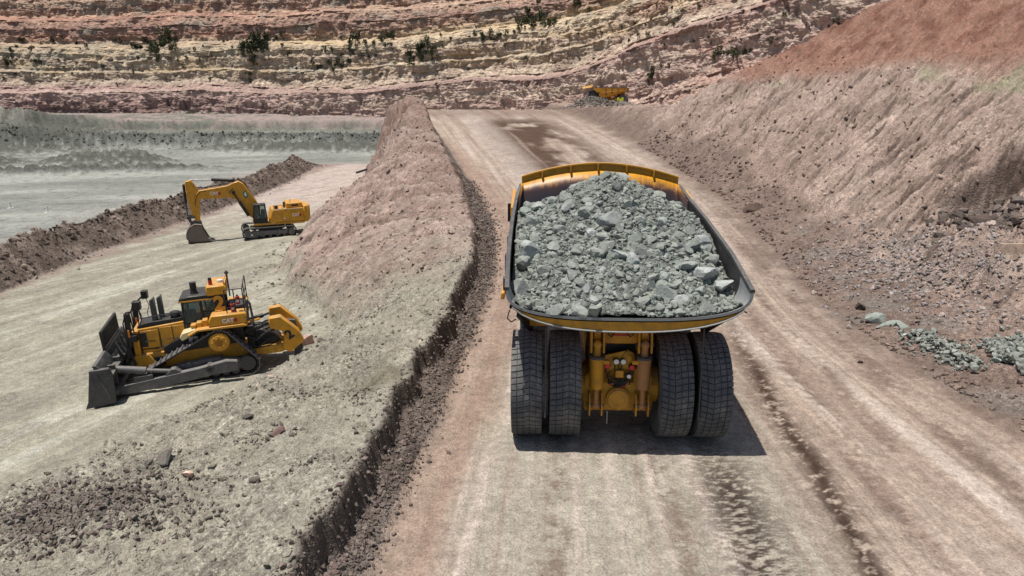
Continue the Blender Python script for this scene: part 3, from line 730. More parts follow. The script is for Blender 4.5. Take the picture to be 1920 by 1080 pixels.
    oc = sst(0.05, 0.4, fbm(Ug / 26, Hh / 5, 4, 237)) * sst(14, 20, hs) * sst(36, 33, hs)
    c = mixc(c, lin(196, 170, 126), oc * 0.4)
    gr = sst(0.2, 0.5, fbm(Ug / 20, Hh / 7, 4, 239)) * sst(13, 18, hs)
    c = mixc(c, lin(150, 150, 138), gr * 0.5)
    red = sst(70, 30, np.abs(Ug - np.interp(60, X, U))) * sst(0.0, 0.4, fbm(Ug / 30, hs / 6, 3, 241))
    c = mixc(c, lin(178, 132, 118), red * 0.5)
    g3 = c.mean(-1, keepdims=True); c = (g3 + (c - g3) * 0.88) * np.array([1.03, 1.0, 0.96])
    v = np.stack([x, y, Hh], -1)
    f = grid_faces(*x.shape)[:, ::-1]
    me = mesh_np('pit_wall', v.reshape(-1, 3), f, np.clip(c * ALB, 0.01, 0.8).reshape(-1, 3), M['strata'], False)
    tag(link('pit_wall', me), 'layered pink, cream and purple rock wall behind the pit', kind='structure')
    # plain above the rim, out to the horizon
    rim = v[-1]; out = rim + np.stack([nx, ny, nx * 0], -1) * 900
    vv = np.concatenate([rim, out]); n = len(rim)
    ff = np.stack([np.arange(n - 1), np.arange(1, n), n + np.arange(1, n), n + np.arange(n - 1)], -1)[:, ::-1]
    me = mesh_np('upper_plain', vv, ff, np.broadcast_to(lin(180, 155, 130) * ALB, (2 * n, 3)), M['strata'])
    tag(link('upper_plain', me), 'dry plain above the pit rim', kind='structure')
    return v
WALL = build_wall()
# ------------------------------------------------------------------ rocks: faceted boulders and crushed stone
def ico(sub):
    bm = bmesh.new(); bmesh.ops.create_icosphere(bm, subdivisions=sub, radius=1.0)
    bm.verts.ensure_lookup_table()
    v = np.array([p.co[:] for p in bm.verts]); f = np.array([[q.index for q in a.verts] for a in bm.faces]); bm.free()
    return v, f
ICO = {k: ico(k) for k in (1, 2, 3)}

def rock_shape(seed, sub=2, planes=9, flat=0.75, jit=0.03):
    r = np.random.default_rng(seed)
    v = ICO[sub][0].copy()
    for k in range(planes):
        n = r.normal(size=3); n /= np.linalg.norm(n)
        d = r.uniform(0.36, 0.74)
        s = v @ n
        v = v - np.outer(np.maximum(s - d, 0), n)
    v *= np.array([1.0, r.uniform(0.65, 1.0), r.uniform(0.5, flat)]) * 1.3
    v += r.normal(size=v.shape) * jit
    v = v - (v.max(0) + v.min(0)) / 2
    v *= 1.15 / np.sqrt((v ** 2).sum(1)).max()
    return v, ICO[sub][1]

def euler_np(r, n, tilt=0.6):
    a = r.uniform(0, 2 * math.pi, n); b = r.uniform(-tilt, tilt, n); c = r.uniform(-tilt, tilt, n)
    ca, sa, cb, sb, cc, sc = np.cos(a), np.sin(a), np.cos(b), np.sin(b), np.cos(c), np.sin(c)
    z = np.zeros(n); o = np.ones(n)
    Rz = np.stack([ca, -sa, z, sa, ca, z, z, z, o], -1).reshape(n, 3, 3)
    Rx = np.stack([o, z, z, z, cb, -sb, z, sb, cb], -1).reshape(n, 3, 3)
    Ry = np.stack([cc, z, sc, z, o, z, -sc, z, cc], -1).reshape(n, 3, 3)
    return Rz @ Rx @ Ry

def scatter(name, pts, size, colr, label, seed, sub=1, planes=5, tilt=0.8, parent=None):
    """many stones nobody could count, joined in one mesh"""
    r = np.random.default_rng(seed); n = len(pts)
    protos = [rock_shape(seed * 31 + k, sub, planes, 0.9, 0.05) for k in range(10)]
    if sub == 0: pass
    which = r.integers(0, 10, n); Rm = euler_np(r, n, tilt)
    V, F, C = [], [], []; base = 0
    for k in range(10):
        idx = np.nonzero(which == k)[0]
        if not len(idx): continue
        pv, pf = protos[k]
        v = np.einsum('nij,vj->nvi', Rm[idx], pv) * np.asarray(size)[idx][:, None, None] + pts[idx][:, None, :]
        V.append(v.reshape(-1, 3)); m = len(pv)
        F.append((pf[None] + (base + np.arange(len(idx)) * m)[:, None, None]).reshape(-1, 3)); base += m * len(idx)
        C.append(np.repeat(colr[idx], m, 0))
    me = mesh_np(name, np.concatenate(V), np.concatenate(F), np.concatenate(C), M['rock'])
    o = link(name, me, parent)
    return tag(o, label, kind='stuff')

def tint(r, n, base, var=0.25, hue=0.05):
    b = np.asarray(base)[None] * (1 + r.uniform(-var, var, (n, 1))) * (1 + r.uniform(-hue, hue, (n, 3)))
    return np.clip(b * ALB, 0.01, 0.8)

_tri20 = None
def scatter_small(name, pts, size, colr, label, seed):
    """tiny clods: twenty faces each"""
    global _tri20
    if _tri20 is None:
        bm = bmesh.new(); bmesh.ops.create_icosphere(bm, subdivisions=1, radius=1.0)
        bm.free()
        g = (1 + 5 ** .5) / 2
        v = np.array([(-1, g, 0), (1, g, 0), (-1, -g, 0), (1, -g, 0), (0, -1, g), (0, 1, g), (0, -1, -g), (0, 1, -g), (g, 0, -1), (g, 0, 1), (-g, 0, -1), (-g, 0, 1)]) / math.sqrt(1 + g * g)
        f = np.array([(0, 11, 5), (0, 5, 1), (0, 1, 7), (0, 7, 10), (0, 10, 11), (1, 5, 9), (5, 11, 4), (11, 10, 2), (10, 7, 6), (7, 1, 8), (3, 9, 4), (3, 4, 2), (3, 2, 6), (3, 6, 8), (3, 8, 9), (4, 9, 5), (2, 4, 11), (6, 2, 10), (8, 6, 7), (9, 8, 1)])
        _tri20 = (v, f)
    r = np.random.default_rng(seed); n = len(pts); pv, pf = _tri20
    Rm = euler_np(r, n, 1.2)
    sh = pv[None] * (1 + r.uniform(-0.35, 0.35, (n, 12, 1))) * np.stack([np.ones(n), r.uniform(0.6, 1, n), r.uniform(0.5, 0.9, n)], -1)[:, None, :]
    for q in range(4):
        nn = r.normal(size=(n, 3)); nn /= np.linalg.norm(nn, axis=1, keepdims=True)
        ss = np.einsum('nvj,nj->nv', sh, nn); sh = sh - np.maximum(ss - r.uniform(0.2, 0.6, (n, 1)), 0)[..., None] * nn[:, None, :]
    v = np.einsum('nij,nvj->nvi', Rm, sh * 1.2) * np.asarray(size)[:, None, None] + pts[:, None, :]
    F = (pf[None] + (np.arange(n) * 12)[:, None, None]).reshape(-1, 3)
    me = mesh_np(name, v.reshape(-1, 3), F, np.repeat(colr, 12, 0), M['rock'])
    return tag(link(name, me), label, kind='stuff')

def on_ground(x, y, sink, size):
    z, zone, c = terrain(x, y)
    return np.stack([x, y, z + size * (0.35 - sink)], -1), zone, c[:, :3]

def lump(r, n, lo, hi, p=2.6):
    """many small, few large"""
    return lo + (hi - lo) * r.random(n) ** p

# loose gravel at the foot of the bank beside the road
def ground_stones():
    r = np.random.default_rng(21)
    n = 16000
    y = 10 + 62 * r.random(n) ** 1.5; t = r.normal(0, 1, n)
    x = XL(y) - 0.45 + 0.38 * t * (1 + 0.6 * sst(34, 60, y))
    s = lump(r, n, 0.015, 0.10, 4) * (1 + 0.5 * sst(25, 60, y))
    p, zo, c = on_ground(x, y, 0.1, s)
    scatter_small('roadside_gravel', p, s, tint(r, n, lin(120, 108, 100), 0.4), 'dark loose gravel at the foot of the earth bank', 1)
    # clods over the bank
    n = 22000
    y = 11 + 90 * r.random(n) ** 1.7; w = r.random(n)
    x = XL(y) - 1.0 + (TOE(y) - 1.0 - XL(y)) * w
    keep = fbm(x / 2.2, y / 2.2, 3, 301) + 0.35 * r.normal(size=n) > 0.02
    x, y = x[keep], y[keep]; n = len(x)
    s = lump(r, n, 0.012, 0.12, 5) * (1 + 0.9 * sst(20, 70, y))
    p, zo, c = on_ground(x, y, 0.2, s)
    cc = c * (0.72 + 0.45 * r.random((n, 1)))
    scatter_small('earth_clods', p, s, np.clip(cc, 0.01, 0.8), 'small clods and stones strewn over the earth bank', 2)
    # knots of clods here and there on the near bank
    cx = [(-8.1, 19.6), (-10.9, 18.9), (-7.2, 22.6), (-5.6, 17.2), (-9.4, 24.2), (-6.3, 26.8), (-13.2, 20.6), (-8.0, 14.9), (-11.6, 23.6), (-5.2, 21.8), (-7.6, 30.5), (-14.6, 18.0), (-9.9, 15.4), (-6.6, 34.5)]
    k_ = r.integers(0, len(cx), 2600); n = 2600
    x = np.array([q[0] for q in cx])[k_] + 0.5 * r.normal(size=n) * (0.5 + r.random(n)); y = np.array([q[1] for q in cx])[k_] + 0.42 * r.normal(size=n) * (0.5 + r.random(n))
    s = lump(r, n, 0.012, 0.11, 4)
    p, zo, c = on_ground(x, y, 0.15, s)
    scatter_small('earth_clods', p, s, np.clip(c * (0.55 + 0.5 * r.random((n, 1))), 0.01, 0.8), 'knots of darker clods here and there on the near bank', 13)
    # rubble patch at the near end of the bank
    n = 5200
    x = -12.2 + 2.4 * r.normal(size=n) * 0.8; y = 16.2 + 1.3 * r.normal(size=n) * 0.8
    s = lump(r, n, 0.012, 0.10, 4)
    p, zo, c = on_ground(x, y, 0.0, s)
    scatter_small('dark_rubble', p, s, tint(r, n, lin(120, 110, 102), 0.4), 'patch of dark broken rubble on the near bank', 3)
    # right verge and slope
    n = 17000
    y = 18 + 75 * r.random(n) ** 1.4; d = -0.6 + 17 * r.random(n) ** 1.8
    x = XR(y) + d
    keep = fbm(x / 2.5, y / 2.5, 3, 303) + 0.3 * r.normal(size=n) > -0.05 + 0.012 * d
    x, y = x[keep], y[keep]; n = len(x)
    s = lump(r, n, 0.02, 0.17, 5) * (1 + 0.5 * sst(30, 80, y))
    p, zo, c = on_ground(x, y, 0.1, s)
    scatter_small('slope_stones', p, s, np.clip(c * (0.8 + 0.5 * r.random((n, 1))), 0.01, 0.8), 'stones scattered over the right spoil slope', 4)
    # grey rubble fan on the apron
    n = 5500
    x = 23.2 + 2.2 * r.normal(size=n); y = 37 + 4.4 * r.normal(size=n)
    s = lump(r, n, 0.025, 0.17, 4)
    p, zo, c = on_ground(x, y, 0.1, s)
    scatter_small('grey_rubble', p, s, tint(r, n, lin(158, 148, 142), 0.35), 'grey rubble fan at the foot of the right slope', 5)
    # broken dark rock under the ledge of the right slope
    n = 420
    x = 28.3 + 1.1 * r.normal(size=n); y = 40.4 + 1.2 * r.normal(size=n)
    s = lump(r, n, 0.08, 0.42, 2.5)
    p, zo, c = on_ground(x, y, 0.0, s)
    scatter('ledge_rubble', p, s, tint(r, n, lin(112, 100, 93), 0.4), 'broken dark rock under the ledge of the right slope', 12)  # hollow_rocks
    # green-grey spill heaps by the right road edge
    n = 800; t = r.random(n)
    x = 18.6 + 0.2 * t + 0.38 * r.normal(size=n); y = 29.8 - 3.9 * t + 0.3 * r.normal(size=n)
    s = lump(r, n, 0.03, 0.18, 3.5)
    p, zo, c = on_ground(x, y, -0.3, s); p[:, 2] += 0.30 * r.random(n) * np.exp(-((x - 18.6 - 0.2 * t) / 0.4) ** 2)
    scatter_small('spilled_ore', p, s, tint(r, n, lin(148, 151, 143), 0.3, 0.03), 'pale grey green ore spilled in a line by the road edge', 6)
    n = 2600
    x = 19.9 + 1.5 * np.abs(r.normal(size=n)); y = 25.5 + 0.9 * r.normal(size=n) + 0.3 * (x - 19.9)
    s = lump(r, n, 0.03, 0.2, 3.5)
    p, zo, c = on_ground(x, y, -0.3, s); hb = np.exp(-((x - 21.4) / 1.5) ** 2 - ((y - 25.9) / 1.0) ** 2); p[:, 2] += 0.8 * hb * r.random(n) ** 0.5
    scatter_small('spilled_ore', p, s, tint(r, n, lin(148, 151, 143), 0.3, 0.03), 'larger heap of pale grey green ore at the right road edge', 7)
    # windrow clods, far heaps
    n = 10000
    y = 42 + 112 * r.random(n); x = XW(y) + 1.5 * r.normal(size=n)
    s = lump(r, n, 0.04, 0.26, 4)
    p, zo, c = on_ground(x, y, 0.15, s)
    scatter_small('windrow_clods', p, s, np.clip(c * (0.6 + 0.8 * r.random((n, 1))), 0.01, 0.8), 'dark clods on the windrow along the bench edge', 8)
    n = 1500
    x = 17.5 + 3.4 * r.normal(size=n); y = 151 + 3.5 * r.normal(size=n)
    s = lump(r, n, 0.08, 0.38, 3)
    p, zo, c = on_ground(x, y, 0.1, s)
    scatter_small('dark_rubble', p, s, tint(r, n, lin(122, 114, 106), 0.4), 'dark rubble heap in front of the parked dump truck', 9)
    # broken rock on the far banks of the pit floor
    n = 2200
    x = -220 + 190 * r.random(n); y = 244 + 9 * fbm(x / 40, x * 0, 3, 51) - 26 * sst(-110, -190, x) + 4 + 3 * r.normal(size=n)
    s = lump(r, n, 0.12, 0.6, 4)
    p, zo, c = on_ground(x, y, 0.2, s)
    scatter_small('bank_rubble', p, s, np.clip(c * (0.9 + 0.35 * r.random((n, 1))), 0.01, 0.8), 'broken rock on the far bank of the pit floor', 10)
ground_stones()

def boulder(name, loc, size, base, label, cat='rock', seed=0, group=None, sub=3, flat=0.8, rot=None):
    r = np.random.default_rng(seed + 900)
    v, f = rock_shape(seed + 700, sub, 12, flat, 0.0)
    nn = v / np.linalg.norm(v, axis=1, keepdims=True)
    v = v + nn * (0.05 * fbm(v[:, 0] * 2 + v[:, 2], v[:, 1] * 2 - v[:, 2], 3, seed))[:, None]
    me = mesh_np(name, v * size, f, np.broadcast_to(np.clip(np.asarray(base) * ALB, 0, 1), v.shape), M['rock'])
    o = link(name, me); o.location = loc
    o.rotation_euler = rot or (r.uniform(-.3, .3), r.uniform(-.3, .3), r.uniform(0, 6.28))
    tag(o, label, cat, group)
    return o

for i, (bx, by, sz, c, lab) in enumerate((
        (-9.56, 17.9, 0.36, (226, 196, 176), 'pale pinkish boulder half buried on the near grey bank'),
        (-7.55, 19.8, 0.38, (120, 98, 92), 'dark reddish brown clod on the near bank uphill of the pale boulder'),
        (-10.6, 18.6, 0.42, (118, 112, 104), 'dark grey clod heap left of the pale pinkish boulder'),
        (-7.0, 16.4, 0.20, (112, 104, 94), 'small dark stone alone on the smooth front of the bank'),
        (-8.9, 20.9, 0.24, (100, 92, 86), 'dark stone beside the tracks below the bulldozer blade'),
        (-12.0, 27.0, 0.26, (88, 72, 62), 'small brown boulder lying below the bulldozer tracks'),
        (-9.9, 26.0, 0.22, (196, 170, 156), 'small pale pink rock in the middle of the bank'),
        (-10.9, 27.5, 0.27, (128, 124, 114), 'flat grey slab beside the small brown boulder'),
        (-12.1, 37.4, 0.85, (186, 150, 136), 'large pink boulder just behind the bulldozer ripper'),
        (-11.1, 37.6, 0.45, (110, 98, 92), 'dark rock leaning beside the large pink boulder'),
        (-2.6, 27.4, 0.20, (120, 96, 92), 'reddish stone on the gravel strip by the road'),
        (-3.3, 19.2, 0.17, (112, 96, 90), 'dark stone at the foot of the cut bank'),
        (18.15, 32.3, 0.58, (156, 164, 155), 'largest pale green boulder at the right road edge'),
        (18.3, 31.5, 0.40, (150, 158, 149), 'middle pale green rock below the largest green boulder'),
        (18.75, 31.0, 0.36, (154, 161, 152), 'lowest pale green rock of the cluster by the right road edge'),
        (18.2, 34.0, 0.34, (92, 84, 76), 'dark rock just uphill of the pale green boulder cluster'),
        (20.6, 31.0, 0.24, (198, 180, 170), 'pale angular rock on the purple brown apron'),
        (18.35, 29.9, 0.30, (190, 198, 194), 'rounded pale rock heading the spilled ore line'),
        (19.8, 26.0, 0.24, (166, 176, 168), 'grey green rock at the left of the large ore heap'),
        (21.3, 26.4, 0.32, (166, 176, 169), 'grey green rock on top of the large ore heap'),
        (25.6, 33.4, 0.9, (180, 158, 140), 'big beige outcrop on the right slope by the picture edge'),
        (26.6, 37.4, 0.30, (196, 178, 168), 'pinkish rock perched below the dark hollow'),
        (28.1, 40.6, 0.8, (96, 84, 77), 'dark rock in the hollow of the right slope'),
        (20.6, 58.0, 0.85, (108, 92, 82), 'dark brown rock at the foot of the slope beyond the loaded truck'),
        (15.1, 27.6, 0.14, (70, 54, 46), 'dark clod lying alone on the right half of the road'))):
    gz = ground_z(bx, by)
    if bx < 0: sz *= 0.78
    if sz > 0.85: gz -= 0.35
    boulder('boulder' if sz > 0.25 else 'stone', (bx, by, gz + sz * 0.12), sz, lin(*c), lab, 'boulder' if sz > 0.25 else 'stone', seed=i)

# ------------------------------------------------------------------ shrubs on the wall
def shrub_mesh(name, seed, n=260, w=1.0, h=1.0):
    r = np.random.default_rng(seed)
    # leaf sprays spread through several lobes
    lobes = [(r.uniform(-.55, .55) * w, r.uniform(-.5, .5) * w, r.uniform(0.3, 0.8) * h, r.uniform(0.22, 0.42)) for _ in range(7)]
    V, F = [], []
    for k in range(n):
        lx, ly, lz, lr = lobes[r.integers(0, 7)]
        d = r.normal(size=3); d /= np.linalg.norm(d); q = np.array([lx, ly, lz]) + d * lr * r.random() ** 0.4 * np.array([w, w, h])
        q[2] = max(q[2], 0.03)
        s = r.uniform(0.08, 0.15)
        a = r.normal(size=3); a /= np.linalg.norm(a); b = np.cross(a, r.normal(size=3)); b /= np.linalg.norm(b)
        i = len(V); V += [q - a * s, q + b * s * 0.6, q + a * s, q - b * s * 0.6]; F.append((i, i + 1, i + 2, i + 3))
    return mesh_np(name, np.array(V), np.array(F), None, M['leaf'])
def stem_mesh(seed):
    r = random.Random(seed); m = MB()
    for k in range(4):
        a = r.uniform(0, 6.28); m.cyl((0, 0, -0.15), (0.35 * math.cos(a), 0.35 * math.sin(a), 0.6), 0.05, 0.02, n=5)
    return m.mesh('stem', M['bark'])
SHRUBS = [(shrub_mesh('foliage', 40 + k, 300, 1.0, 1.0 if k % 2 else 1.5), stem_mesh(k)) for k in range(8)]
def shrub(loc, s, label, k, tall=1.0, group='dark shrubs growing on the pit wall ledges'):
    root = empty('shrub', loc, (0, 0, random.uniform(0, 6.28))); root.scale = (s, s, s * tall)
    tag(root, label, 'shrub', group)
    link('foliage', SHRUBS[k % 8][0], root); link('stem', SHRUBS[k % 8][1], root)
    return root
# ------------------------------------------------------------------ loaded haul truck (local: ground under the rear axle, +Y ahead)
def tyre_mesh(Rt=1.78, W=1.10, N=56):
    m = MB(); h = W / 2
    m.lathe([(-h * 0.86, 0.95), (-h * 0.98, 1.15), (-h * 1.02, 1.40), (-h * 0.99, 1.60), (-h * 0.90, Rt - 0.075), (-h * 0.4, Rt - 0.05), (0, Rt - 0.045),
             (h * 0.4, Rt - 0.05), (h * 0.90, Rt - 0.075), (h * 0.99, 1.60), (h * 1.02, 1.40), (h * 0.98, 1.15), (h * 0.86, 0.95)], n=66)
    ed = [-1.0, -0.60, -0.20, 0.20, 0.60, 1.0]; ph = [0.0, 0.30, 0.55, 0.25, 0.05, -0.05]
    p = 2 * math.pi / N
    for i in range(N):
        for j in range(5):
            a0, a1 = ed[j] * h + 0.013, ed[j + 1] * h - 0.013
            t0, t1 = (i + ph[j]) * p, (i + ph[j + 1]) * p
            dt = p * 0.45
            def rad(a, top): return (Rt - 0.03 * abs(a / h) ** 3) if top else Rt - 0.12
            vs = []
            for top in (False, True):
                k = 1.0 if not top else 0.9
                for a, t, s in ((a0, t0, -1), (a1, t1, -1), (a1, t1, 1), (a0, t0, 1)):
                    rr = rad(a, top); an = t + s * dt * k
                    vs.append((a, rr * math.cos(an), rr * math.sin(an)))
            m.add(vs, [(4, 5, 6, 7), (0, 1, 5, 4), (1, 2, 6, 5), (2, 3, 7, 6), (3, 0, 4, 7)])
    return m.mesh('tyre', M['rubber'])
def rim_mesh():
    m = MB()
    m.lathe([(-0.40, 0.2), (-0.42, 0.6), (-0.46, 0.9), (-0.48, 0.97), (0.48, 0.97), (0.46, 0.9), (0.2, 0.85), (0.12, 0.62), (0.30, 0.55), (0.32, 0.2)], n=32)
    for k in range(16):
        a = 2 * math.pi * k / 16
        m.cyl((0.1, 0.74 * math.cos(a), 0.74 * math.sin(a)), (0.2, 0.74 * math.cos(a), 0.74 * math.sin(a)), 0.035, n=6)
    return m.mesh('rim', M['dirty_yellow'])
TYRE, RIM = tyre_mesh(), rim_mesh()

ST_Y = [-2.05, -1.6, -0.8, 0.5, 2.5, 4.5, 6.2, 7.2]
def bsec(y):
    """half width, rail height, floor height, roundness of the body section"""
    g = lambda v: float(np.interp(y, [-2.05, 0.5, 4.0, 7.2], v))
    return g([3.58, 3.64, 3.66, 3.60]), g([5.62, 6.10, 6.55, 6.90]), g([4.78, 4.0, 3.3, 2.95]), g([2.9, 3.6, 5.0, 6.0])
NTH = 37
def uring(y, off=0.0):
    w, zr, zf, p = bsec(y); pts = []
    for i in range(NTH):
        t = -math.pi / 2 + math.pi * i / (NTH - 1)
        sx = math.copysign(abs(math.sin(t)) ** (2 / p), math.sin(t)); sz = max(math.cos(t), 0) ** (2 / p)
        pts.append((sx * (w + off), y, zr - (zr - zf + off) * sz))
    return pts
def ztop(x): return 8.0 - 0.60 * (abs(x) / 3.45) ** 1.9
def floor_z(x, y):
    w, zr, zf, p = bsec(y); q = min(abs(x) / w, 1.0)
    return zr - (zr - zf) * (1 - q ** p) ** (1 / p)

def make_haul_truck(full=True):
    root = empty('haul_truck')
    Y, DY = M['yellow'], M['dirty_yellow']
    # --- body
    m = MB(); rings_i = [uring(y) for y in ST_Y]; rings_o = [uring(y, 0.09) for y in ST_Y]
    me = None
    vs = []; fs = []; mi = []
    for r_ in rings_i: vs += r_
    for r_ in rings_o: vs += r_
    n = NTH; k = len(ST_Y)
    for a in range(k - 1):
        for i in range(n - 1):
            fs.append((a * n + i, a * n + i + 1, (a + 1) * n + i + 1, (a + 1) * n + i)); mi.append(1 if a < 2 else 0)
            b = k * n
            fs.append((b + a * n + i, b + (a + 1) * n + i, b + (a + 1) * n + i + 1, b + a * n + i + 1)); mi.append(2 if a >= 1 else 3)
    for i in range(n - 1):
        fs.append((i, k * n + i, k * n + i + 1, i + 1)); mi.append(1)
    for a in range(k - 1):
        for i in (0, n - 1):
            fs.append((a * n + i, (a + 1) * n + i, k * n + (a + 1) * n + i, k * n + a * n + i)); mi.append(1 if a < 2 else 0)
    me = bpy.data.meshes.new('dump_body'); me.from_pydata(vs, [], fs)
    for q in (M['bed_steel'], M['lip_steel'], Y, M['steel']): me.materials.append(q)
    me.polygons.foreach_set('material_index', mi)
    me.shade_smooth(); me.set_sharp_from_angle(angle=R(35))
    body = link('dump_body', me, root)
    # front plate, leaning forward under the canopy
    vs = []; fs = []; T = 9
    base = uring(7.2)
    for a in range(T):
        t = a / (T - 1)
        for (x, y, z) in base:
            xt = x * 0.955; zt = ztop(xt)
            vs.append((x * (1 - t) + xt * t, 7.2 + 1.75 * t ** 0.9, z * (1 - t) + zt * t))
    for a in range(T - 1):
        for i in range(n - 1):
            fs.append((a * n + i, a * n + i + 1, (a + 1) * n + i + 1, (a + 1) * n + i))
    me = bpy.data.meshes.new('front_plate'); me.from_pydata(vs, [], fs); me.materials.append(M['front_wall']); me.shade_smooth()
    fp = link('front_plate', me, root)
    so = fp.modifiers.new('solid', 'SOLIDIFY'); so.thickness = 0.1; so.offset = 0
    # weld bead where the front plate meets the sides, liner seam lines
    m = MB(); m.tube([(x * 0.992, y - 0.02, z + 0.02) for x, y, z in base], 0.035, 5)
    m.build('liner_seam', M['steel'], body)
    for sx in (-1, 1):
        m = MB()
        rl = [(sx * (bsec(y)[0] + 0.05), y, bsec(y)[1] + 0.03) for y in ST_Y] + [(sx * 3.5, 8.95, 7.32)]
        for p, q in zip(rl[:-1], rl[1:]): m.beam(p, q, 0.13, 0.12)
        m.build('side_rail', M['steel'], root)
    # canopy rim: upright arched flange with stiffeners
    NX = 25; xs = [-3.46 + 6.92 * i / (NX - 1) for i in range(NX)]
    m = MB()
    for i in range(NX - 1):
        a, b = xs[i], xs[i + 1]
        for (y0, y1, lo, hi) in ((8.98, 9.06, -0.06, 0.26), (8.86, 9.16, 0.26, 0.32)):
            m.add([(a, y0, ztop(a) + lo), (b, y0, ztop(b) + lo), (b, y1, ztop(b) + lo), (a, y1, ztop(a) + lo),
                   (a, y0, ztop(a) + hi), (b, y0, ztop(b) + hi), (b, y1, ztop(b) + hi), (a, y1, ztop(a) + hi)],
                  [(0, 3, 2, 1), (4, 5, 6, 7), (0, 1, 5, 4), (2, 3, 7, 6)] + ([(0, 4, 7, 3)] if i == 0 else []) + ([(1, 2, 6, 5)] if i == NX - 2 else []))
    rimo = m.build('canopy_rim', M['yellow'], root)
    for x in (-2.55, -1.3, -0.1, 1.15, 2.35):
        MB().box(x - 0.03, x + 0.03, 8.80, 8.98, ztop(x) + 0.0, ztop(x) + 0.26).build('stiffener', Y, rimo)
    m = MB()
    for i in range(NX - 1):
        a, b = xs[i], xs[i + 1]
        m.add([(a, 9.07, ztop(a) - 0.1), (b, 9.07, ztop(b) - 0.1), (b * 0.9, 12.0, ztop(b) - 0.35), (a * 0.9, 12.0, ztop(a) - 0.35),
               (a, 9.07, ztop(a)), (b, 9.07, ztop(b)), (b * 0.9, 12.0, ztop(b) - 0.25), (a * 0.9, 12.0, ztop(a) - 0.25)],
              [(0, 3, 2, 1), (4, 5, 6, 7), (0, 1, 5, 4), (2, 3, 7, 6)] + ([(0, 4, 7, 3)] if i == 0 else []) + ([(1, 2, 6, 5)] if i == NX - 2 else []))
    m.build('canopy', DY, root)
    # yellow side skirt at the front corner
    for sx in (-1, 1):
        m = MB(); m.prism([(6.6, 5.6), (6.6, 6.7), (8.8, 7.15), (8.8, 6.4), (7.8, 5.4)], sx * 3.70, sx * 3.86, 'x')
        m.build('side_skirt', Y, root, bevel=0.02)
    # outside ribs and floor bolsters
    for sx in (-1, 1):
        for y in (-0.6, 1.3, 3.2, 5.1):
            w, zr, zf, p = bsec(y)
            m = MB(); m.box(sx * (w + 0.10), sx * (w + 0.2), y - 0.14, y + 0.14, zf + 0.75, zr - 0.25)
            m.build('body_rib', M['steel'], root, bevel=0.03)
        m = MB(); w, zr, zf, p = bsec(2.5); m.box(sx * (w + 0.10), sx * (w + 0.21), -1.0, 6.6, 5.0, 5.22); m.build('body_rib', Y, root, bevel=0.02)
    for y in (0.2, 1.9, 3.6, 5.3):
        zf = bsec(y)[2]
        MB().box(-3.1, 3.1, y - 0.15, y + 0.15, zf - 0.32, zf - 0.1).build('floor_bolster', DY, root)
    # tail plate under the lip
    m = MB(); L = 26
    for i in range(L):
        a, b = (-3.46 + 6.92 * i / L), (-3.46 + 6.92 * (i + 1) / L)
        za, zb = floor_z(a, -2.05) - 0.14, floor_z(b, -2.05) - 0.14
        ha, hb = 0.29 * (1 - abs(a / 3.55) ** 2.2) + 0.02, 0.29 * (1 - abs(b / 3.55) ** 2.2) + 0.02
        m.add([(a, -2.0, za - ha), (b, -2.0, zb - hb), (b, -1.85, zb - hb), (a, -1.85, za - ha), (a, -2.02, za), (b, -2.02, zb), (b, -1.85, zb), (a, -1.85, za)],
              [(0, 3, 2, 1), (4, 5, 6, 7), (0, 1, 5, 4), (2, 3, 7, 6)] + ([(0, 4, 7, 3)] if i == 0 else []) + ([(1, 2, 6, 5)] if i == L - 1 else []))
    m.build('tail_plate', DY, root)
    m = MB(); m.tube([(x, -2.03, floor_z(x, -2.05) - 0.16 - 0.29 * (1 - abs(x / 3.55) ** 2.2)) for x in [-3.45 + 6.9 * i / 26 for i in range(27)]], 0.03, 5)
    m.build('tail_edge', M['lip_steel'], root)
    MB().tube([(-3.55, -1.9, 4.95), (-3.62, -1.95, 4.70), (-3.50, -1.95, 4.58), (-3.36, -1.9, 4.66)], 0.02, 5).build('tow_hoop', M['black'], root)
    # --- frame, axle housing and rear suspension
    m = MB()
    for sx in (-1, 1): m.box(sx * 0.62, sx * 0.98, -0.5, 10.6, 2.15, 3.05)
    m.box(-0.9, 0.9, 3.0, 3.6, 2.2, 2.9); m.box(-1.3, 1.3, 9.2, 9.8, 2.0, 2.8)
    m.build('chassis', DY, root, bevel=0.03)
    m = MB()
    m.prism([(-1.12, 1.02), (1.12, 1.02), (1.18, 1.4), (1.12, 2.25), (0.8, 2.6), (-0.8, 2.6), (-1.12, 2.25), (-1.18, 1.4)], -0.62, 0.7, 'y')
    m.cyl((-2.3, 0, 1.78), (2.3, 0, 1.78), 0.62, n=24)
    ax = m.build('axle_housing', M['grimy_yellow'], root, bevel=0.05)
    m = MB(); m.cyl((0, -0.78, 1.52), (0, -0.60, 1.52), 0.40, n=24); m.cyl((0, -0.84, 1.52), (0, -0.78, 1.52), 0.34, 0.37, n=24)
    for k in range(14):
        a = 2 * math.pi * k / 14; m.cyl((0.37 * math.cos(a), -0.81, 1.52 + 0.37 * math.sin(a)), (0.37 * math.cos(a), -0.7, 1.52 + 0.37 * math.sin(a)), 0.022, n=6)
    m.build('axle_cover', M['dirty_yellow'], ax)
    MB().tube([(-0.34, -0.7, 1.05), (-0.34, -0.74, 0.6)], 0.012, 5).build('breather_wire', M['white'], root)
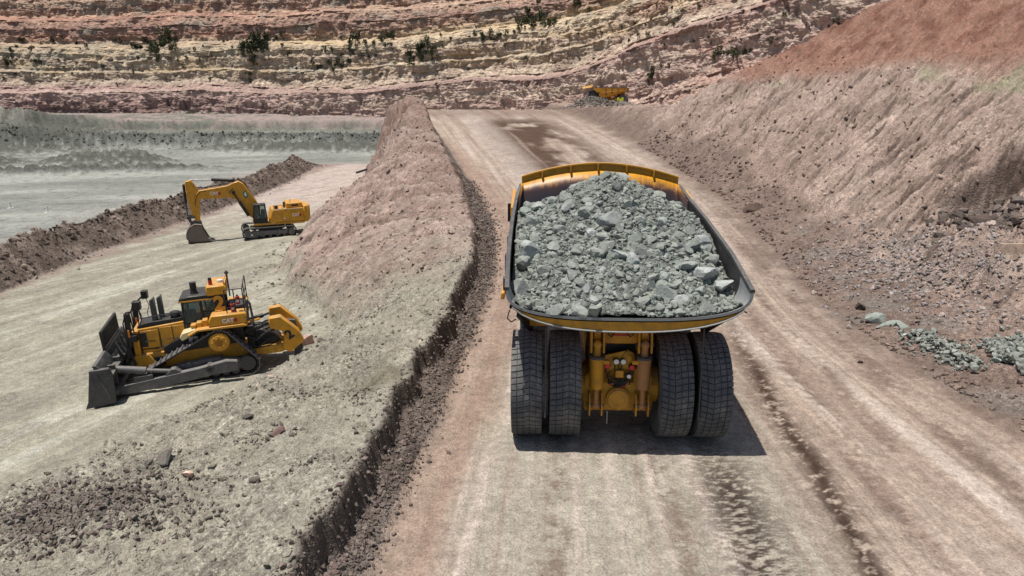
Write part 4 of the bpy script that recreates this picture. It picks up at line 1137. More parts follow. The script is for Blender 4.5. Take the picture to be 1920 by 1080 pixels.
    for sx, mt in ((-1, 'yellow'), (1, 'rust_yellow')):
        X = sx * 0.76
        m = MB(); m.cyl((X, -0.95, 2.02), (X, -0.90, 3.0), 0.225, n=20); m.cyl((X, -0.90, 3.0), (X, -0.90, 3.04), 0.25, n=20)
        m.cyl((X, -0.95, 1.98), (X, -0.95, 2.04), 0.16, 0.225, n=20)
        sc = m.build('suspension_cylinder', M['rust_yellow' if sx > 0 else 'yellow'], root)
        MB().cyl((X, -0.90, 3.04), (X, -0.90, 3.12), 0.26, n=20).build('cylinder_collar', M['steel'], sc)
        m = MB(); m.cyl((X, -0.96, 1.40), (X, -0.95, 1.98), 0.09, n=12); m.sphere((X, -0.96, 1.38), 0.13); m.build('cylinder_rod', M['rust_yellow'], sc)
        m = MB(); m.cyl((X, -0.89, 3.12), (X, -0.89, 3.5), 0.12, n=12); m.sphere((X, -0.89, 3.5), 0.15); m.build('cylinder_eye', M['rust_yellow'] if sx > 0 else DY, sc)
        for q in (-0.2, 0.2):
            MB().prism([(-1.06, 1.05), (-0.62, 1.05), (-0.62, 1.75), (-0.86, 1.75), (-1.08, 1.45)], X + q - 0.025, X + q + 0.025, 'x').build('clevis_plate', DY, root)
            MB().prism([(-1.04, 3.25), (-0.6, 3.25), (-0.5, 4.2), (-0.9, 4.2)], X + q - 0.03, X + q + 0.03, 'x').build('clevis_plate', DY, root)
        MB().cyl((X - 0.27, -0.96, 1.38), (X + 0.27, -0.96, 1.38), 0.06, n=10).build('clevis_pin', M['steel'], root)
        MB().cyl((X - 0.28, -0.89, 3.5), (X + 0.28, -0.89, 3.5), 0.06, n=10).build('clevis_pin', M['steel'], root)
        MB().prism([(-0.75, 3.4), (-0.1, 3.1), (0.5, 3.1), (0.7, 4.0), (-0.55, 4.35), (-0.85, 4.3)], X - 0.12, X + 0.12, 'x').build('body_pivot', M['yellow'], root, bevel=0.03)
        MB().cbox((sx * 0.47, -0.98, 2.93), (0.22, 0.16, 0.13)).build('mounting_lug', Y, root, bevel=0.02)
    m = MB(); m.prism([(-0.6, 3.42), (0.6, 3.42), (0.66, 3.6), (0.5, 4.05), (-0.5, 4.05), (-0.66, 3.6)], -0.62, -0.4, 'y')
    cm = m.build('cross_member', M['yellow'], root, bevel=0.03)
    MB().box(-0.28, 0.28, -0.64, -0.615, 3.70, 3.76).build('red_strip', M['red'], cm)
    MB().box(-0.55, 0.55, -0.30, -0.15, 2.1, 3.45).build('back_panel', M['black'], root)
    # lamps and boxes in the recess
    lp = MB(); lp.prism([(-0.52, 2.05), (0.52, 2.05), (0.52, 2.75), (0.3, 3.2), (-0.52, 3.0)], -0.62, -0.56, 'y'); lp = lp.build('lamp_panel', M['grimy_yellow'], root)
    m = MB(); m.lathe([(-0.1, 0.08), (0.0, 0.2), (0.05, 0.2), (0.05, 0.05)], (0.3, -0.68, 2.98), 20, 'y'); m.build('hose_reel', M['grimy_yellow'], lp)
    for nm, x, z, r_, mt in (('white_lamp', -0.115, 2.84, 0.085, 'lamp_white'), ('white_lamp', 0.115, 2.84, 0.085, 'lamp_white'), ('red_lamp', -0.40, 2.69, 0.085, 'lamp_red'), ('red_lamp', 0.40, 2.64, 0.085, 'lamp_red'), ('white_lamp', 0.32, 2.33, 0.07, 'lamp_white')):
        hs = MB().cyl((x, -0.74, z), (x, -0.6, z), r_ * 1.25, n=14).build('lamp_housing', M['black'], lp)
        MB().cyl((x, -0.765, z), (x, -0.735, z), r_, r_ * 1.05, n=14).build(nm, M[mt], hs)
    MB().box(-0.13, 0.13, -0.82, -0.6, 2.31, 2.55).build('junction_box', M['yellow'], lp, bevel=0.012)
    rr = random.Random(4)
    for k in range(16):
        m = MB()
        x0 = rr.uniform(-0.45, 0.45); z0 = rr.uniform(2.1, 2.9)
        m.tube([(x0, -0.64, z0), (x0 + rr.uniform(-.12, .12), -0.74, z0 - 0.12), (rr.uniform(-.25, .25), -0.74, rr.uniform(1.95, 2.2)), (rr.uniform(-.18, .18), -0.66, 1.92)], 0.016, 5)
        m.build('hose', M['black'], root)
    for sx in (-1, 1):
        MB().tube([(sx * 0.5, -0.66, 4.0), (sx * 0.38, -0.7, 3.75), (sx * 0.3, -0.69, 3.68), (sx * 0.1, -0.67, 3.98)], 0.018, 5).build('hose', M['black'], root)
    m = MB()
    for x, z in ((0.12, 2.05), (0.18, 1.95), (0.24, 2.1), (0.08, 1.93), (-0.3, 2.02)): m.cyl((x, -0.72, z), (x, -0.66, z), 0.045, n=8)
    m.build('valve', M['red'], root)
    # rock ejectors between the dual tyres
    for sx in (-1, 1):
        MB().cyl((sx * 2.43, -1.55, 4.3), (sx * 2.43, -1.75, 1.3), 0.028, n=8).build('rock_ejector', M['steel'], root)
        MB().beam((sx * 3.3, -0.9, 4.5), (sx * 2.9, 0.5, 3.5), 0.14, 0.2).build('mud_guard', M['black'], root)
    # --- wheels
    for X in (-3.03, -1.78, 1.76, 2.98):
        h = MB().cyl((X - 0.3, 0, 1.78), (X + 0.3, 0, 1.78), 0.5, n=20).build('wheel', DY, root)
        for nm, me in (('tyre', TYRE), ('rim', RIM)):
            o = link(nm, me, h); o.location = (X, 0, 1.78); o.rotation_euler = (0.05 * X, 0, 0 if X > 0 else math.pi); o.scale = (0.92, 1, 1)
    for X in (-2.85, 2.85):
        h = MB().cyl((X - 0.3, 5.9, 1.78), (X + 0.3, 5.9, 1.78), 0.45, n=20).build('wheel', DY, root)
        for nm, me in (('tyre', TYRE), ('rim', RIM)):
            o = link(nm, me, h); o.location = (X, 5.9, 1.78); o.rotation_euler = (0, 0, 0 if X > 0 else math.pi)
    # --- front end: deck, cab, hood, grille, ladder, mirrors
    MB().box(-3.5, 3.5, 7.3, 10.4, 3.95, 4.1).build('deck', M['black'], root, bevel=0.02)
    MB().prism([(7.2, 2.4), (10.9, 2.4), (11.0, 3.2), (10.8, 3.94), (7.2, 3.94)], -1.3, 1.3, 'x').build('engine_hood', Y, root, bevel=0.05)
    g = MB().box(-1.1, 1.1, 10.9, 11.12, 2.2, 3.85).build('grille', M['black'], root)
    m = MB(); m.box(-3.3, 3.3, 10.6, 11.0, 1.35, 1.75); m.box(-3.4, -1.5, 10.3, 10.9, 1.7, 2.3); m.box(1.5, 3.4, 10.3, 10.9, 1.7, 2.3)
    bp = m.build('bumper', Y, root, bevel=0.04)
    for x in (-2.6, -1.9, 1.9, 2.6): MB().cyl((x, 10.85, 2.05), (x, 10.97, 2.05), 0.14, n=14).build('headlight', M['lamp_white'], bp)
    c = MB().prism([(8.2, 4.11), (10.1, 4.11), (10.3, 4.9), (10.15, 6.2), (8.2, 6.2)], -2.7, -0.9, 'x').build('cab', M['steel'], root, bevel=0.05)
    MB().prism([(8.5, 5.0), (9.9, 5.0), (9.85, 5.95), (8.5, 5.95)], -2.73, -2.702, 'x').build('cab_window', M['glass'], c)
    MB().box(-2.5, -1.1, 10.26, 10.31, 5.0, 5.95).build('windscreen', M['glass'], c)
    MB().box(0.6, 2.6, 8.4, 10.0, 4.11, 5.4).build('electrical_cabinet', M['white'], root, bevel=0.04)
    m = MB()
    for z in (4.6, 5.1):
        m.tube([(-3.45, 7.4, z), (-3.45, 10.3, z), (3.45, 10.3, z), (3.45, 7.4, z)], 0.03, 6)
    for x, y in ((-3.45, 7.4), (-3.45, 8.8), (-3.45, 10.3), (-1, 10.3), (1, 10.3), (3.45, 10.3), (3.45, 8.8), (3.45, 7.4)): m.cyl((x, y, 4.1), (x, y, 5.1), 0.03, n=6)
    m.build('handrail', M['black'], root)
    m = MB()
    for x in (-3.2, -2.6): m.beam((x, 11.05, 1.0), (x, 10.5, 4.0), 0.06, 0.08)
    for k in range(9): m.beam((-3.2, 11.0 - 0.06 * k, 1.15 + 0.34 * k), (-2.6, 11.0 - 0.06 * k, 1.15 + 0.34 * k), 0.1, 0.04)
    m.build('ladder', M['black'], root)
    for sx in (-1, 1):
        mr = MB().cbox((sx * 3.95, 9.4, 6.0), (0.32, 0.1, 0.85)).build('mirror', M['black'], root, bevel=0.02)
        MB().tube([(sx * 3.45, 9.4, 5.0), (sx * 3.75, 9.4, 5.4), (sx * 3.9, 9.42, 6.35), (sx * 3.75, 9.42, 6.5), (sx * 3.7, 9.42, 5.3)], 0.025, 6).build('mirror_bracket', M['black'], mr)
    m = MB(); m.cyl((1.7, 6.6, 1.9), (1.7, 8.2, 1.9), 0.55, n=18); m.build('fuel_tank', DY, root)
    m = MB()
    for sx in (-1, 1): m.cyl((sx * 1.35, 3.4, 2.2), (sx * 1.45, 4.2, 3.2), 0.2, n=14)
    m.build('hoist_cylinder', DY, root)
    return root

def copy_tree(o, parent=None):
    c = o.copy(); col.objects.link(c); c.parent = parent
    for ch in list(o.children): copy_tree(ch, c)
    return c

TRUCK_LOC, TRUCK_ROT = Vector((3.55, 21.5, 0.0)), R(-2.2)
truck = make_haul_truck()
truck.location = TRUCK_LOC; truck.rotation_euler = (0, 0, TRUCK_ROT)
tag(truck, 'yellow haul truck heaped with grey rock driving away on the pale road', 'haul truck')

# ------------------------------------------------------------------ its load
def heap_z(x, y):
    x = np.asarray(x, float); y = np.asarray(y, float)
    dy = y - 5.9
    k = np.where(dy > 0, 1.5, 1.0)
    rad = np.sqrt((0.43 * dy * k) ** 2 + (0.46 * (x - 0.15 + 0.05 * dy)) ** 2 + 0.02)
    h = 8.38 - 1.245 * rad ** 0.85
    h = h + 0.14 * fbm(x / 1.1, y / 1.1, 4, 401) + 0.10 * fbm(x / 3, y / 3, 2, 403)
    fl = np.vectorize(floor_z)(x, np.minimum(y, 7.2))
    return np.maximum(h, fl + 0.06 * (1 + pn(x * 2, y * 2, 405)) - 0.5 * sst(0.93, 0.99, np.abs(x) / 3.6))

TM = Matrix.Translation(TRUCK_LOC) @ Matrix.Rotation(TRUCK_ROT, 4, 'Z')
def to_world(p):
    A = np.array(TM)[:3]
    return p @ A[:, :3].T + A[:, 3]

def build_load():
    xs = np.linspace(-3.56, 3.56, 190); ys = np.linspace(-1.98, 8.2, 250)
    X, Yy = np.meshgrid(xs, ys)
    Z = heap_z(X, Yy) + 0.05 * ridged(X / 0.35, Yy / 0.35, 3, 407) + 0.02 * fbm(X / 0.1, Yy / 0.1, 2, 409) - 0.03
    c = mixc(np.broadcast_to(lin(116, 119, 113), X.shape + (3,)).copy(), lin(92, 95, 90), sst(-0.1, 0.4, fbm(X / 0.5, Yy / 0.5, 3, 411)))  # fines darker than the stones, standing for shadow in the gaps
    v = to_world(np.stack([X, Yy, Z], -1).reshape(-1, 3))
    me = mesh_np('crushed_rock', v, grid_faces(*X.shape), (c * ALB).reshape(-1, 3), M['rock'])
    tag(link('crushed_rock', me), 'fine crushed grey green rock filling the haul truck body', kind='stuff')
    r = np.random.default_rng(77)
    def place(n, lo, hi, p, sink, edge):
        # larger stones roll to the foot of the heap
        x = r.uniform(-3.5, 3.5, n); y = r.uniform(-1.95, 7.6, n)
        s = lump(r, n, lo, hi, p)
        z = heap_z(x, y)
        ok = z > np.vectorize(floor_z)(x, np.minimum(y, 7.2)) + 0.03
        ok &= np.abs(x) < 3.52 - s * 0.6
        return np.stack([x, y, z + s * sink], -1)[ok], s[ok]
    p, s = place(15000, 0.016, 0.065, 1.9, 0.25, 0)
    base = lin(144, 148, 140)
    o = scatter_small('ore_gravel', to_world(p), s, tint(r, len(p), base, 0.33, 0.03), 'small grey green stones covering the heap in the truck', 51)
    p, s = place(4600, 0.06, 0.15, 1.8, 0.35, 0)
    scatter('ore_gravel', to_world(p), s, tint(r, len(p), base, 0.30, 0.03), 'fist to head sized stones covering the heap in the truck', 52, sub=1, planes=6)
    # 280 rocks one can pick out
    p, s = place(330, 0.14, 0.32, 2.4, 0.32, 0)
    p, s = p[:285], s[:285]
    w = to_world(p); protos = []
    for k in range(14):
        v, f = rock_shape(500 + k, 2, 8, 0.95, 0.0)
        cl = tint(r, 1, lin(152, 157, 149), 0.24, 0.02)
        protos.append(mesh_np('rock_chunk', v, f, np.repeat(cl, len(v), 0), M['rock']))
    for i in range(len(p)):
        o = link('rock_chunk', protos[i % 14]); o.location = w[i]; o.scale = (s[i],) * 3
        o.rotation_euler = (r.uniform(-.7, .7), r.uniform(-.7, .7), r.uniform(0, 6.28))
        q = p[i]
        where = 'on the top of the heap' if q[1] > 4 else ('at the left rail' if q[0] < 0 else 'at the right rail') if abs(q[0]) > 2.6 else 'by the rear lip' if q[1] < 0 else 'on the left half of the heap' if q[0] < 0 else 'on the right half of the heap'
        tag(o, "plain grey green rock chunk %s in the truck load" % where, 'rock', "rocks in the haul truck's load, " + where)
    for i, (x, y, sz, lab, sh) in enumerate((
            (-3.05, 1.55, 0.50, 'big white topped rock leaning on the left rail of the loaded body', 182),
            (-0.15, 2.75, 0.50, 'large pocked grey boulder in the middle of the truck load', 165),
            (-0.85, 2.35, 0.32, 'tall pale slab just left of the large pocked boulder in the load', 185),
            (0.0, 0.75, 0.40, 'pale flat faced rock in the centre of the load', 190),
            (0.75, 1.0, 0.38, 'dark grey slab right of the pale flat faced rock', 132),
            (0.45, 0.35, 0.30, 'pale rock directly below the dark grey slab in the load', 184),
            (2.75, 0.05, 0.46, 'broad pale rock near the right rear of the load', 184),
            (3.15, -0.45, 0.42, 'white blocky rock at the right rear corner of the truck load', 196),
            (2.95, 2.1, 0.38, 'pale rock against the right rail halfway along the load', 182),
            (1.2, -1.05, 0.42, 'cracked grey rock near the rear lip of the load', 168),
            (0.75, -0.75, 0.30, 'grey rock block above the cracked rock at the rear lip', 160),
            (1.75, -1.3, 0.27, 'white cube shaped rock at the rear lip right of centre', 196),
            (-1.1, -0.75, 0.30, 'grey upright block left of centre near the rear lip', 158),
            (-3.2, -0.3, 0.42, 'grey rock in the left rear corner of the truck load', 160),
            (-1.65, 4.2, 0.34, 'grey rock high on the left flank of the load', 160),
            (0.35, 6.0, 0.24, 'pale rock at the very top of the heaped load', 184),
            (2.25, 0.55, 0.40, 'grey green rock beside the broad pale rock at right', 166))):
        z = float(heap_z(np.array([x]), np.array([y]))[0]) + sz * 0.22
        q = to_world(np.array([[x, y, z]]))[0]
        boulder('large_rock', tuple(q), sz, np.array(lin(sh - 12, sh - 8, sh - 13)), lab, 'rock', seed=60 + i, flat=0.95, sub=3)
build_load()
# ------------------------------------------------------------------ tracked machines
SIDE = (R(90), 0, R(-90))            # lettering on a machine's left side

def hull_path(circles, off, n=64):
    pts = []
    for (y, z, r) in circles:
        for i in range(n):
            a = 2 * math.pi * i / n; pts.append((y + (r + off) * math.cos(a), z + (r + off) * math.sin(a)))
    pts = sorted(set(pts))
    def half(ps):
        h = []
        for p in ps:
            while len(h) > 1 and (h[-1][0] - h[-2][0]) * (p[1] - h[-2][1]) - (h[-1][1] - h[-2][1]) * (p[0] - h[-2][0]) <= 0: h.pop()
            h.append(p)
        return h[:-1]
    return half(pts) + half(pts[::-1])

def along(path, n):
    """n evenly spaced points and directions round a closed path"""
    P = path + [path[0]]; L = [0]
    for a, b in zip(P[:-1], P[1:]): L.append(L[-1] + math.hypot(b[0] - a[0], b[1] - a[1]))
    out = []
    for i in range(n):
        t = L[-1] * i / n; k = max(j for j in range(len(L)) if L[j] <= t); k = min(k, len(P) - 2)
        f = (t - L[k]) / max(L[k + 1] - L[k], 1e-6); a, b = P[k], P[k + 1]
        out.append((a[0] + (b[0] - a[0]) * f, a[1] + (b[1] - a[1]) * f, math.atan2(b[1] - a[1], b[0] - a[0])))
    return out

def band(path_o, path_i, x0, x1, m):
    n = len(path_o)
    vs = [(x0, *p) for p in path_o] + [(x1, *p) for p in path_o] + [(x0, *p) for p in path_i] + [(x1, *p) for p in path_i]
    fs = []
    for i in range(n):
        j = (i + 1) % n
        fs += [(i, j, n + j, n + i), (2 * n + i, 3 * n + i, 3 * n + j, 2 * n + j), (i, 2 * n + i, 2 * n + j, j), (n + i, n + j, 3 * n + j, 3 * n + i)]
    m.add(vs, fs)

def badge(parent, txt, size, x, y, z, mat='white', tilt=0.0, patch=True):
    t = text_obj('lettering', txt, size, M[mat], parent, (x, y, z), (R(90) , 0, R(-90)), 0.006, 0, size * 0.035)
    if tilt: t.rotation_euler = (Matrix.Rotation(tilt, 3, 'X') @ Euler(SIDE).to_matrix()).to_euler()
    if patch:
        m = MB(); s = size
        cy, cz = y - s * 1.28 * math.cos(tilt), z - s * 1.28 * math.sin(tilt)
        m.prism([(cy + s * .35 * math.cos(a), cz + s * .48 * math.sin(a)) for a in [math.pi / 3 * k + 0.5 for k in range(6)]], x - 0.006, x + 0.004, 'x')
        m.build('emblem', M['red'], parent)
    return t

def make_dozer():
    root = empty('bulldozer'); Y, BK, ST = M['yellow'], M['black'], M['arm_steel']
    C = [(2.2, 0.62, 0.46), (-2.2, 0.62, 0.46), (-0.95, 2.12, 0.52)]
    po, pi_ = hull_path(C, 0.13), None
    shoe = MB(); shoe.box(-0.36, 0.36, -0.147, 0.147, 0, 0.045); shoe.box(-0.36, 0.36, -0.147, -0.105, 0.045, 0.13)
    SH = shoe.mesh('track_shoe', M['shoe_steel'], smooth=False)
    for sx in (-1, 1):
        X = sx * 1.45
        m = MB(); a = hull_path(C, 0.13); b = [(y + (0 - y) * 0.0, z) for y, z in hull_path(C, 0.02)]
        # chain: a band under the shoes, sampled evenly so that both rims match
        ao = [(p[0], p[1]) for p in along(a, 90)]; bo = []
        for y, z, t in along(a, 90): bo.append((y - 0.1 * math.sin(t) , z + 0.1 * math.cos(t)))
        band(ao, bo, X - 0.17, X + 0.17, m)
        tr = m.build('track', M['black'], root)
        for y, z, t in along(a, 43):
            s = link('track_shoe', SH, tr); s.location = (X, y, z)
            s.rotation_euler = Euler((t + math.pi, 0, 0))
        m = MB(); m.prism([(-1.8, 0.42), (1.8, 0.42), (1.9, 0.9), (0.9, 1.12), (-0.9, 1.12), (-1.9, 0.9)], X - 0.26, X + 0.26, 'x')
        m.cyl((X + sx * 0.2, 0.7, 0.98), (X + sx * 0.32, 0.7, 0.98), 0.2); m.box(X - 0.3, X + 0.3, -0.9, 0.2, 0.98, 1.2)
        tf = m.build('track_frame', ST, root, bevel=0.03)
        for y in (-1.55, -1.05, -0.55, -0.05, 0.45, 0.95, 1.5):
            MB().cyl((X - 0.28, y, 0.34), (X + 0.28, y, 0.34), 0.2, n=14).build('track_roller', M['steel'], tf)
        for y in (-2.2, 2.2):
            m = MB(); m.lathe([(-0.2, 0.1), (-0.2, 0.42), (-0.08, 0.46), (0.08, 0.46), (0.2, 0.42), (0.2, 0.1)], (X, y, 0.62), 24); m.build('idler', M['steel'], root)
        m = MB(); m.lathe([(-0.28, 0.08), (-0.28, 0.3), (-0.22, 0.50), (0.22, 0.50), (0.28, 0.3), (0.28, 0.08)], (X + sx * 0.12, -0.95, 2.12), 28)
        sp = m.build('sprocket', Y, root)
        m = MB()
        for k in range(22):
            q = 2 * math.pi * k / 22; m.cyl((X, -0.95 + 0.5 * math.cos(q), 2.12 + 0.5 * math.sin(q)), (X + sx * 0.30, -0.95 + 0.5 * math.cos(q), 2.12 + 0.5 * math.sin(q)), 0.055, n=6)
        m.build('sprocket_teeth', M['dirty_yellow'], sp)
        m = MB(); m.lathe([(0, 0.05), (0, 0.22), (0.06, 0.2), (0.08, 0.05)], (X + sx * 0.40, -0.95, 2.12), 20)
        for k in range(8):
            q = 2 * math.pi * k / 8; m.cyl((X + sx * 0.38, -0.95 + 0.33 * math.cos(q), 2.12 + 0.33 * math.sin(q)), (X + sx * 0.44, -0.95 + 0.33 * math.cos(q), 2.12 + 0.33 * math.sin(q)), 0.06, n=6)
        m.build('hub', M['dirty_yellow'], sp)
        # push arm, trunnion, tilt strut
        XA = sx * 2.15
        m = MB(); m.prism([(-1.75, 0.55), (-1.75, 1.08), (-1.2, 1.2), (0.2, 0.98), (1.4, 0.86), (3.9, 0.62), (4.2, 0.5), (4.2, 0.12), (3.7, 0.10), (0.9, 0.32), (-0.6, 0.5)], XA - 0.17, XA + 0.17, 'x')
        pa = m.build('push_arm', ST, root, bevel=0.03)
        MB().cyl((XA - sx * 0.4, -0.35, 0.88), (XA + sx * 0.24, -0.35, 0.88), 0.2, n=18).build('trunnion', M['steel'], pa)
        MB().cyl((XA + sx * 0.24, -0.35, 0.88), (XA + sx * 0.27, -0.35, 0.88), 0.11, n=14).build('trunnion_cap', M['black'], pa)
        m = MB(); m.cyl((sx * 2.1, 4.15, 1.55), (sx * 2.1, 2.7, 1.22), 0.19, n=16); m.cyl((sx * 2.1, 2.75, 1.23), (sx * 2.1, 1.5, 0.98), 0.11, n=12); m.sphere((sx * 2.1, 1.42, 0.96), 0.2)
        m.build('tilt_cylinder', ST, root)
        m = MB(); m.prism([(1.0, 0.85), (1.85, 0.8), (1.5, 1.15), (1.3, 1.15)], sx * 2.1 - 0.2, sx * 2.1 + 0.2, 'x'); m.build('strut_bracket', ST, pa, bevel=0.02)
        MB().box(sx * 2.1 - 0.2, sx * 2.1 + 0.1, 2.4, 3.3, 0.62, 1.0).build('arm_guard', M['steel'], pa, bevel=0.02)
    # hull and hood
    MB().box(-0.98, 0.98, -2.3, 3.0, 0.85, 1.75).build('hull', M['dirty_yellow'], root, bevel=0.04)
    h = MB().prism([(0.25, 1.55), (3.0, 1.45), (3.0, 3.12), (0.25, 3.32)], -0.80, 0.80, 'x').build('engine_hood', Y, root, bevel=0.04)
    MB().prism([(0.2, 3.325), (3.05, 3.125), (3.0, 3.28), (2.4, 3.4), (0.3, 3.5)], -0.7, 0.7, 'x').build('hood_top', BK, h, bevel=0.03)
    for y0, y1, z0, z1 in ((2.05, 2.9, 2.0, 3.0), (0.75, 1.95, 2.0, 3.1), (1.3, 2.6, 1.55, 1.92)):
        p = MB().box(-0.835, -0.80, y0, y1, z0, z1).build('side_panel', Y, h, bevel=0.012)
        MB().tube([(-0.84, y0 + 0.25 * (y1 - y0), z0 + 0.35), (-0.87, y0 + 0.25 * (y1 - y0), z0 + 0.4), (-0.87, y0 + 0.75 * (y1 - y0), z0 + 0.4), (-0.84, y0 + 0.75 * (y1 - y0), z0 + 0.35)], 0.02, 5).build('handle', BK, p)
    MB().box(-0.82, -0.79, 1.3, 1.9, 1.58, 1.88).build('vent', BK, h)
    badge(h, 'D11', 0.22, -0.81, 0.52, 3.12, patch=False)
    m = MB(); m.box(-1.0, 1.0, 3.0, 3.3, 1.0, 3.05); m.build('radiator_guard', Y, root, bevel=0.04)
    MB().box(-0.8, 0.8, 3.3, 3.33, 1.3, 2.9).build('grille', BK, root)
    for x in (-1.12, 0.98): MB().prism([(2.2, 0.9), (3.3, 0.8), (3.35, 1.7), (2.6, 1.75)], x, x + 0.14, 'x').build('front_guard', Y, root, bevel=0.03)
    for sx in (-1, 1):
        X0, X1 = sorted((sx * 0.85, sx * 1.82))
        m = MB(); m.prism([(-2.5, 2.9), (-2.3, 3.02), (0.0, 3.0), (0.5, 2.75), (0.55, 2.62), (0.0, 2.88), (-2.4, 2.86)], X0, X1, 'x')
        m.build('fender', Y, root, bevel=0.03); m = MB(); XI = sorted((sx * 0.82, sx * 1.02)); m.prism([(-2.2, 1.7), (-2.2, 2.86), (0.2, 2.86), (0.6, 2.6), (1.9, 2.0), (1.9, 1.6)], XI[0], XI[1], 'x')
        m.build('side_frame', BK, root, bevel=0.03)
        MB().prism([(-2.45, 3.03), (-2.5, 3.62), (-0.75, 3.65), (-0.6, 3.4), (-0.55, 3.03)], sx * 0.8, sx * 1.75, 'x').build('fuel_tank' if sx < 0 else 'hydraulic_tank', Y, root, bevel=0.05)
        for k in range(3):
            MB().box(sx * 1.15 - 0.25, sx * 1.15 + 0.35, -0.5 + 0.30 * k, -0.24 + 0.30 * k, 3.0, 3.36 - 0.1 * k).build('step_box', M['yellow'], root, bevel=0.02)
    b = badge(root, 'CAT', 0.30, -1.765, -1.55, 3.28)
    MB().prism([(0.1, 2.75), (0.85, 2.4), (0.95, 2.6), (0.8, 2.82), (0.15, 2.98)], -1.6, -0.85, 'x').build('tool_box', M['cream'], root, bevel=0.03)
    MB().box(-1.03, -1.022, 0.15, 0.6, 2.1, 2.4).build('label_plate', M['white'], root)
    # cab: pillars, panes, roof
    cab = MB().box(-0.88, 0.88, -1.15, 0.75, 2.7, 3.15).build('cab', BK, root, bevel=0.03)
    m = MB()
    for x in (-0.85, 0.85):
        for y in (-1.1, -0.28, 0.68): m.beam((x, y, 3.1), (x * 0.94, y * 0.95, 4.4), 0.1, 0.1)
        m.beam((x, -1.1, 3.7), (x, -0.28, 3.7), 0.04, 0.05)
    for y in (-1.1, 0.68):
        m.beam((-0.85, y, 3.18), (0.85, y, 3.18), 0.1, 0.1)
    m.build('cab_pillar', BK, cab)
    for x in (-0.86, 0.82):
        for y0, y1 in ((-0.2, 0.6), (-1.02, -0.36)):
            pn_ = MB().box(x, x + 0.02, y0, y1, 3.16, 4.34).build('cab_pane', M['glass'], cab)
    m = MB()
    for (y0, y1) in ((-0.22, 0.62),):
        m.tube([(-0.90, y0, 2.78), (-0.90, y1, 2.78), (-0.89, y1 - 0.02, 4.3), (-0.89, y0 + 0.02, 4.3), (-0.90, y0, 2.78)], 0.022, 5)
    m.build('door_frame', M['steel'], cab)
    MB().box(-0.75, 0.75, 0.68, 0.70, 3.2, 4.34).build('windscreen', M['glass'], cab)
    rf = MB().prism([(-1.25, 4.40), (0.8, 4.40), (0.78, 4.56), (0.3, 4.66), (-1.2, 4.66)], -0.92, 0.92, 'x').build('cab_roof', BK, cab, bevel=0.04)
    m = MB(); m.box(-0.96, -0.925, -1.2, 0.82, 4.36, 4.43); m.build('roof_trim', Y, rf)
    rp = MB().box(-1.0, 1.0, -1.62, -0.62, 4.58, 5.1).build('roll_bar', Y, root, bevel=0.05)
    for x in (-0.98, 0.82): MB().box(x, x + 0.16, -1.45, -0.95, 3.5, 4.58).build('roll_bar_post', BK, rp)
    t = text_obj('number', '2', 1.05, M['yellow'], rp, (-1.0, -1.18, 4.08), SIDE, 0.012, 0, 0.05)
    MB().box(-1.04, -0.6, -1.3, -0.9, 3.4, 3.72).build('post_foot', Y, rp, bevel=0.02)
    m = MB(); m.tube([(-0.9, -1.55, 5.12), (-0.9, -1.55, 5.32), (0.9, -1.55, 5.32), (0.9, -1.55, 5.12)], 0.03, 5); m.build('roof_rail', M['rust_yellow'], rp)
    be = MB().cyl((-0.55, -0.85, 5.1), (-0.55, -0.85, 5.36), 0.1, n=12).build('beacon', M['red'], rp)
    MB().cyl((-0.55, -0.85, 5.36), (-0.55, -0.85, 5.5), 0.09, n=12).build('beacon_cap', BK, be)
    MB().cyl((-0.2, -1.3, 5.1), (-0.2, -1.3, 5.24), 0.16, n=12).build('gps_dome', M['white'], rp)
    m = MB(); m.cyl((-0.75, -1.75, 4.4), (-0.75, -1.75, 5.85), 0.04, n=8); m.box(-0.85, -0.65, -1.85, -1.65, 5.7, 5.78); m.build('antenna', BK, root)
    m = MB(); m.cyl((-0.35, 0.05, 4.66), (-0.35, 0.05, 4.95), 0.2, 0.14, n=14); m.cyl((-0.35, 0.05, 4.95), (-0.35, 0.05, 5.3), 0.17, n=14); m.build('air_filter', BK, rf)
    # engine stacks and pre-cleaner
    for x, y in ((-0.35, 2.15), (0.0, 1.85)):
        m = MB(); m.prism([(y - 0.13, 3.3), (y + 0.13, 3.25), (y + 0.13, 4.55), (y - 0.13, 4.75)], x - 0.13, x + 0.13, 'x'); m.build('exhaust_stack', M['steel'], root, bevel=0.04)
    m = MB(); m.cyl((-0.35, 1.15, 3.4), (-0.35, 1.15, 3.62), 0.24, n=16); m.cyl((-0.35, 1.15, 3.62), (-0.35, 1.15, 3.78), 0.3, 0.22, n=16); m.build('pre_cleaner', BK, root)
    m = MB(); m.tube([(-0.7, 2.9, 3.3), (-0.7, 2.9, 3.7), (-0.7, 0.8, 3.8), (-0.7, 0.8, 3.4)], 0.025, 5); m.build('hood_rail', BK, root)
    # lift cylinders on the radiator guard with lamp brackets
    for x in (-1.08, 1.08):
        m = MB(); m.cyl((x, 3.42, 2.35), (x * 1.02, 3.30, 4.15), 0.15, n=14); m.cyl((x, 3.42, 2.35), (x, 3.75, 1.0), 0.08, n=10); m.box(x - 0.22, x + 0.22, 3.0, 3.4, 2.6, 2.95)
        lc = m.build('lift_cylinder', BK, root)
        m = MB(); m.tube([(x - 0.16, 3.25, 1.3), (x - 0.2, 3.5, 2.4), (x - 0.2, 3.5, 3.7), (x - 0.1, 3.3, 4.25), (x + 0.1, 3.2, 4.2), (x + 0.15, 3.15, 3.0)], 0.035, 5); m.tube([(x + 0.1, 3.3, 1.2), (x + 0.12, 3.55, 2.6), (x + 0.1, 3.4, 4.0)], 0.03, 5)
        m.build('hose', BK, lc)
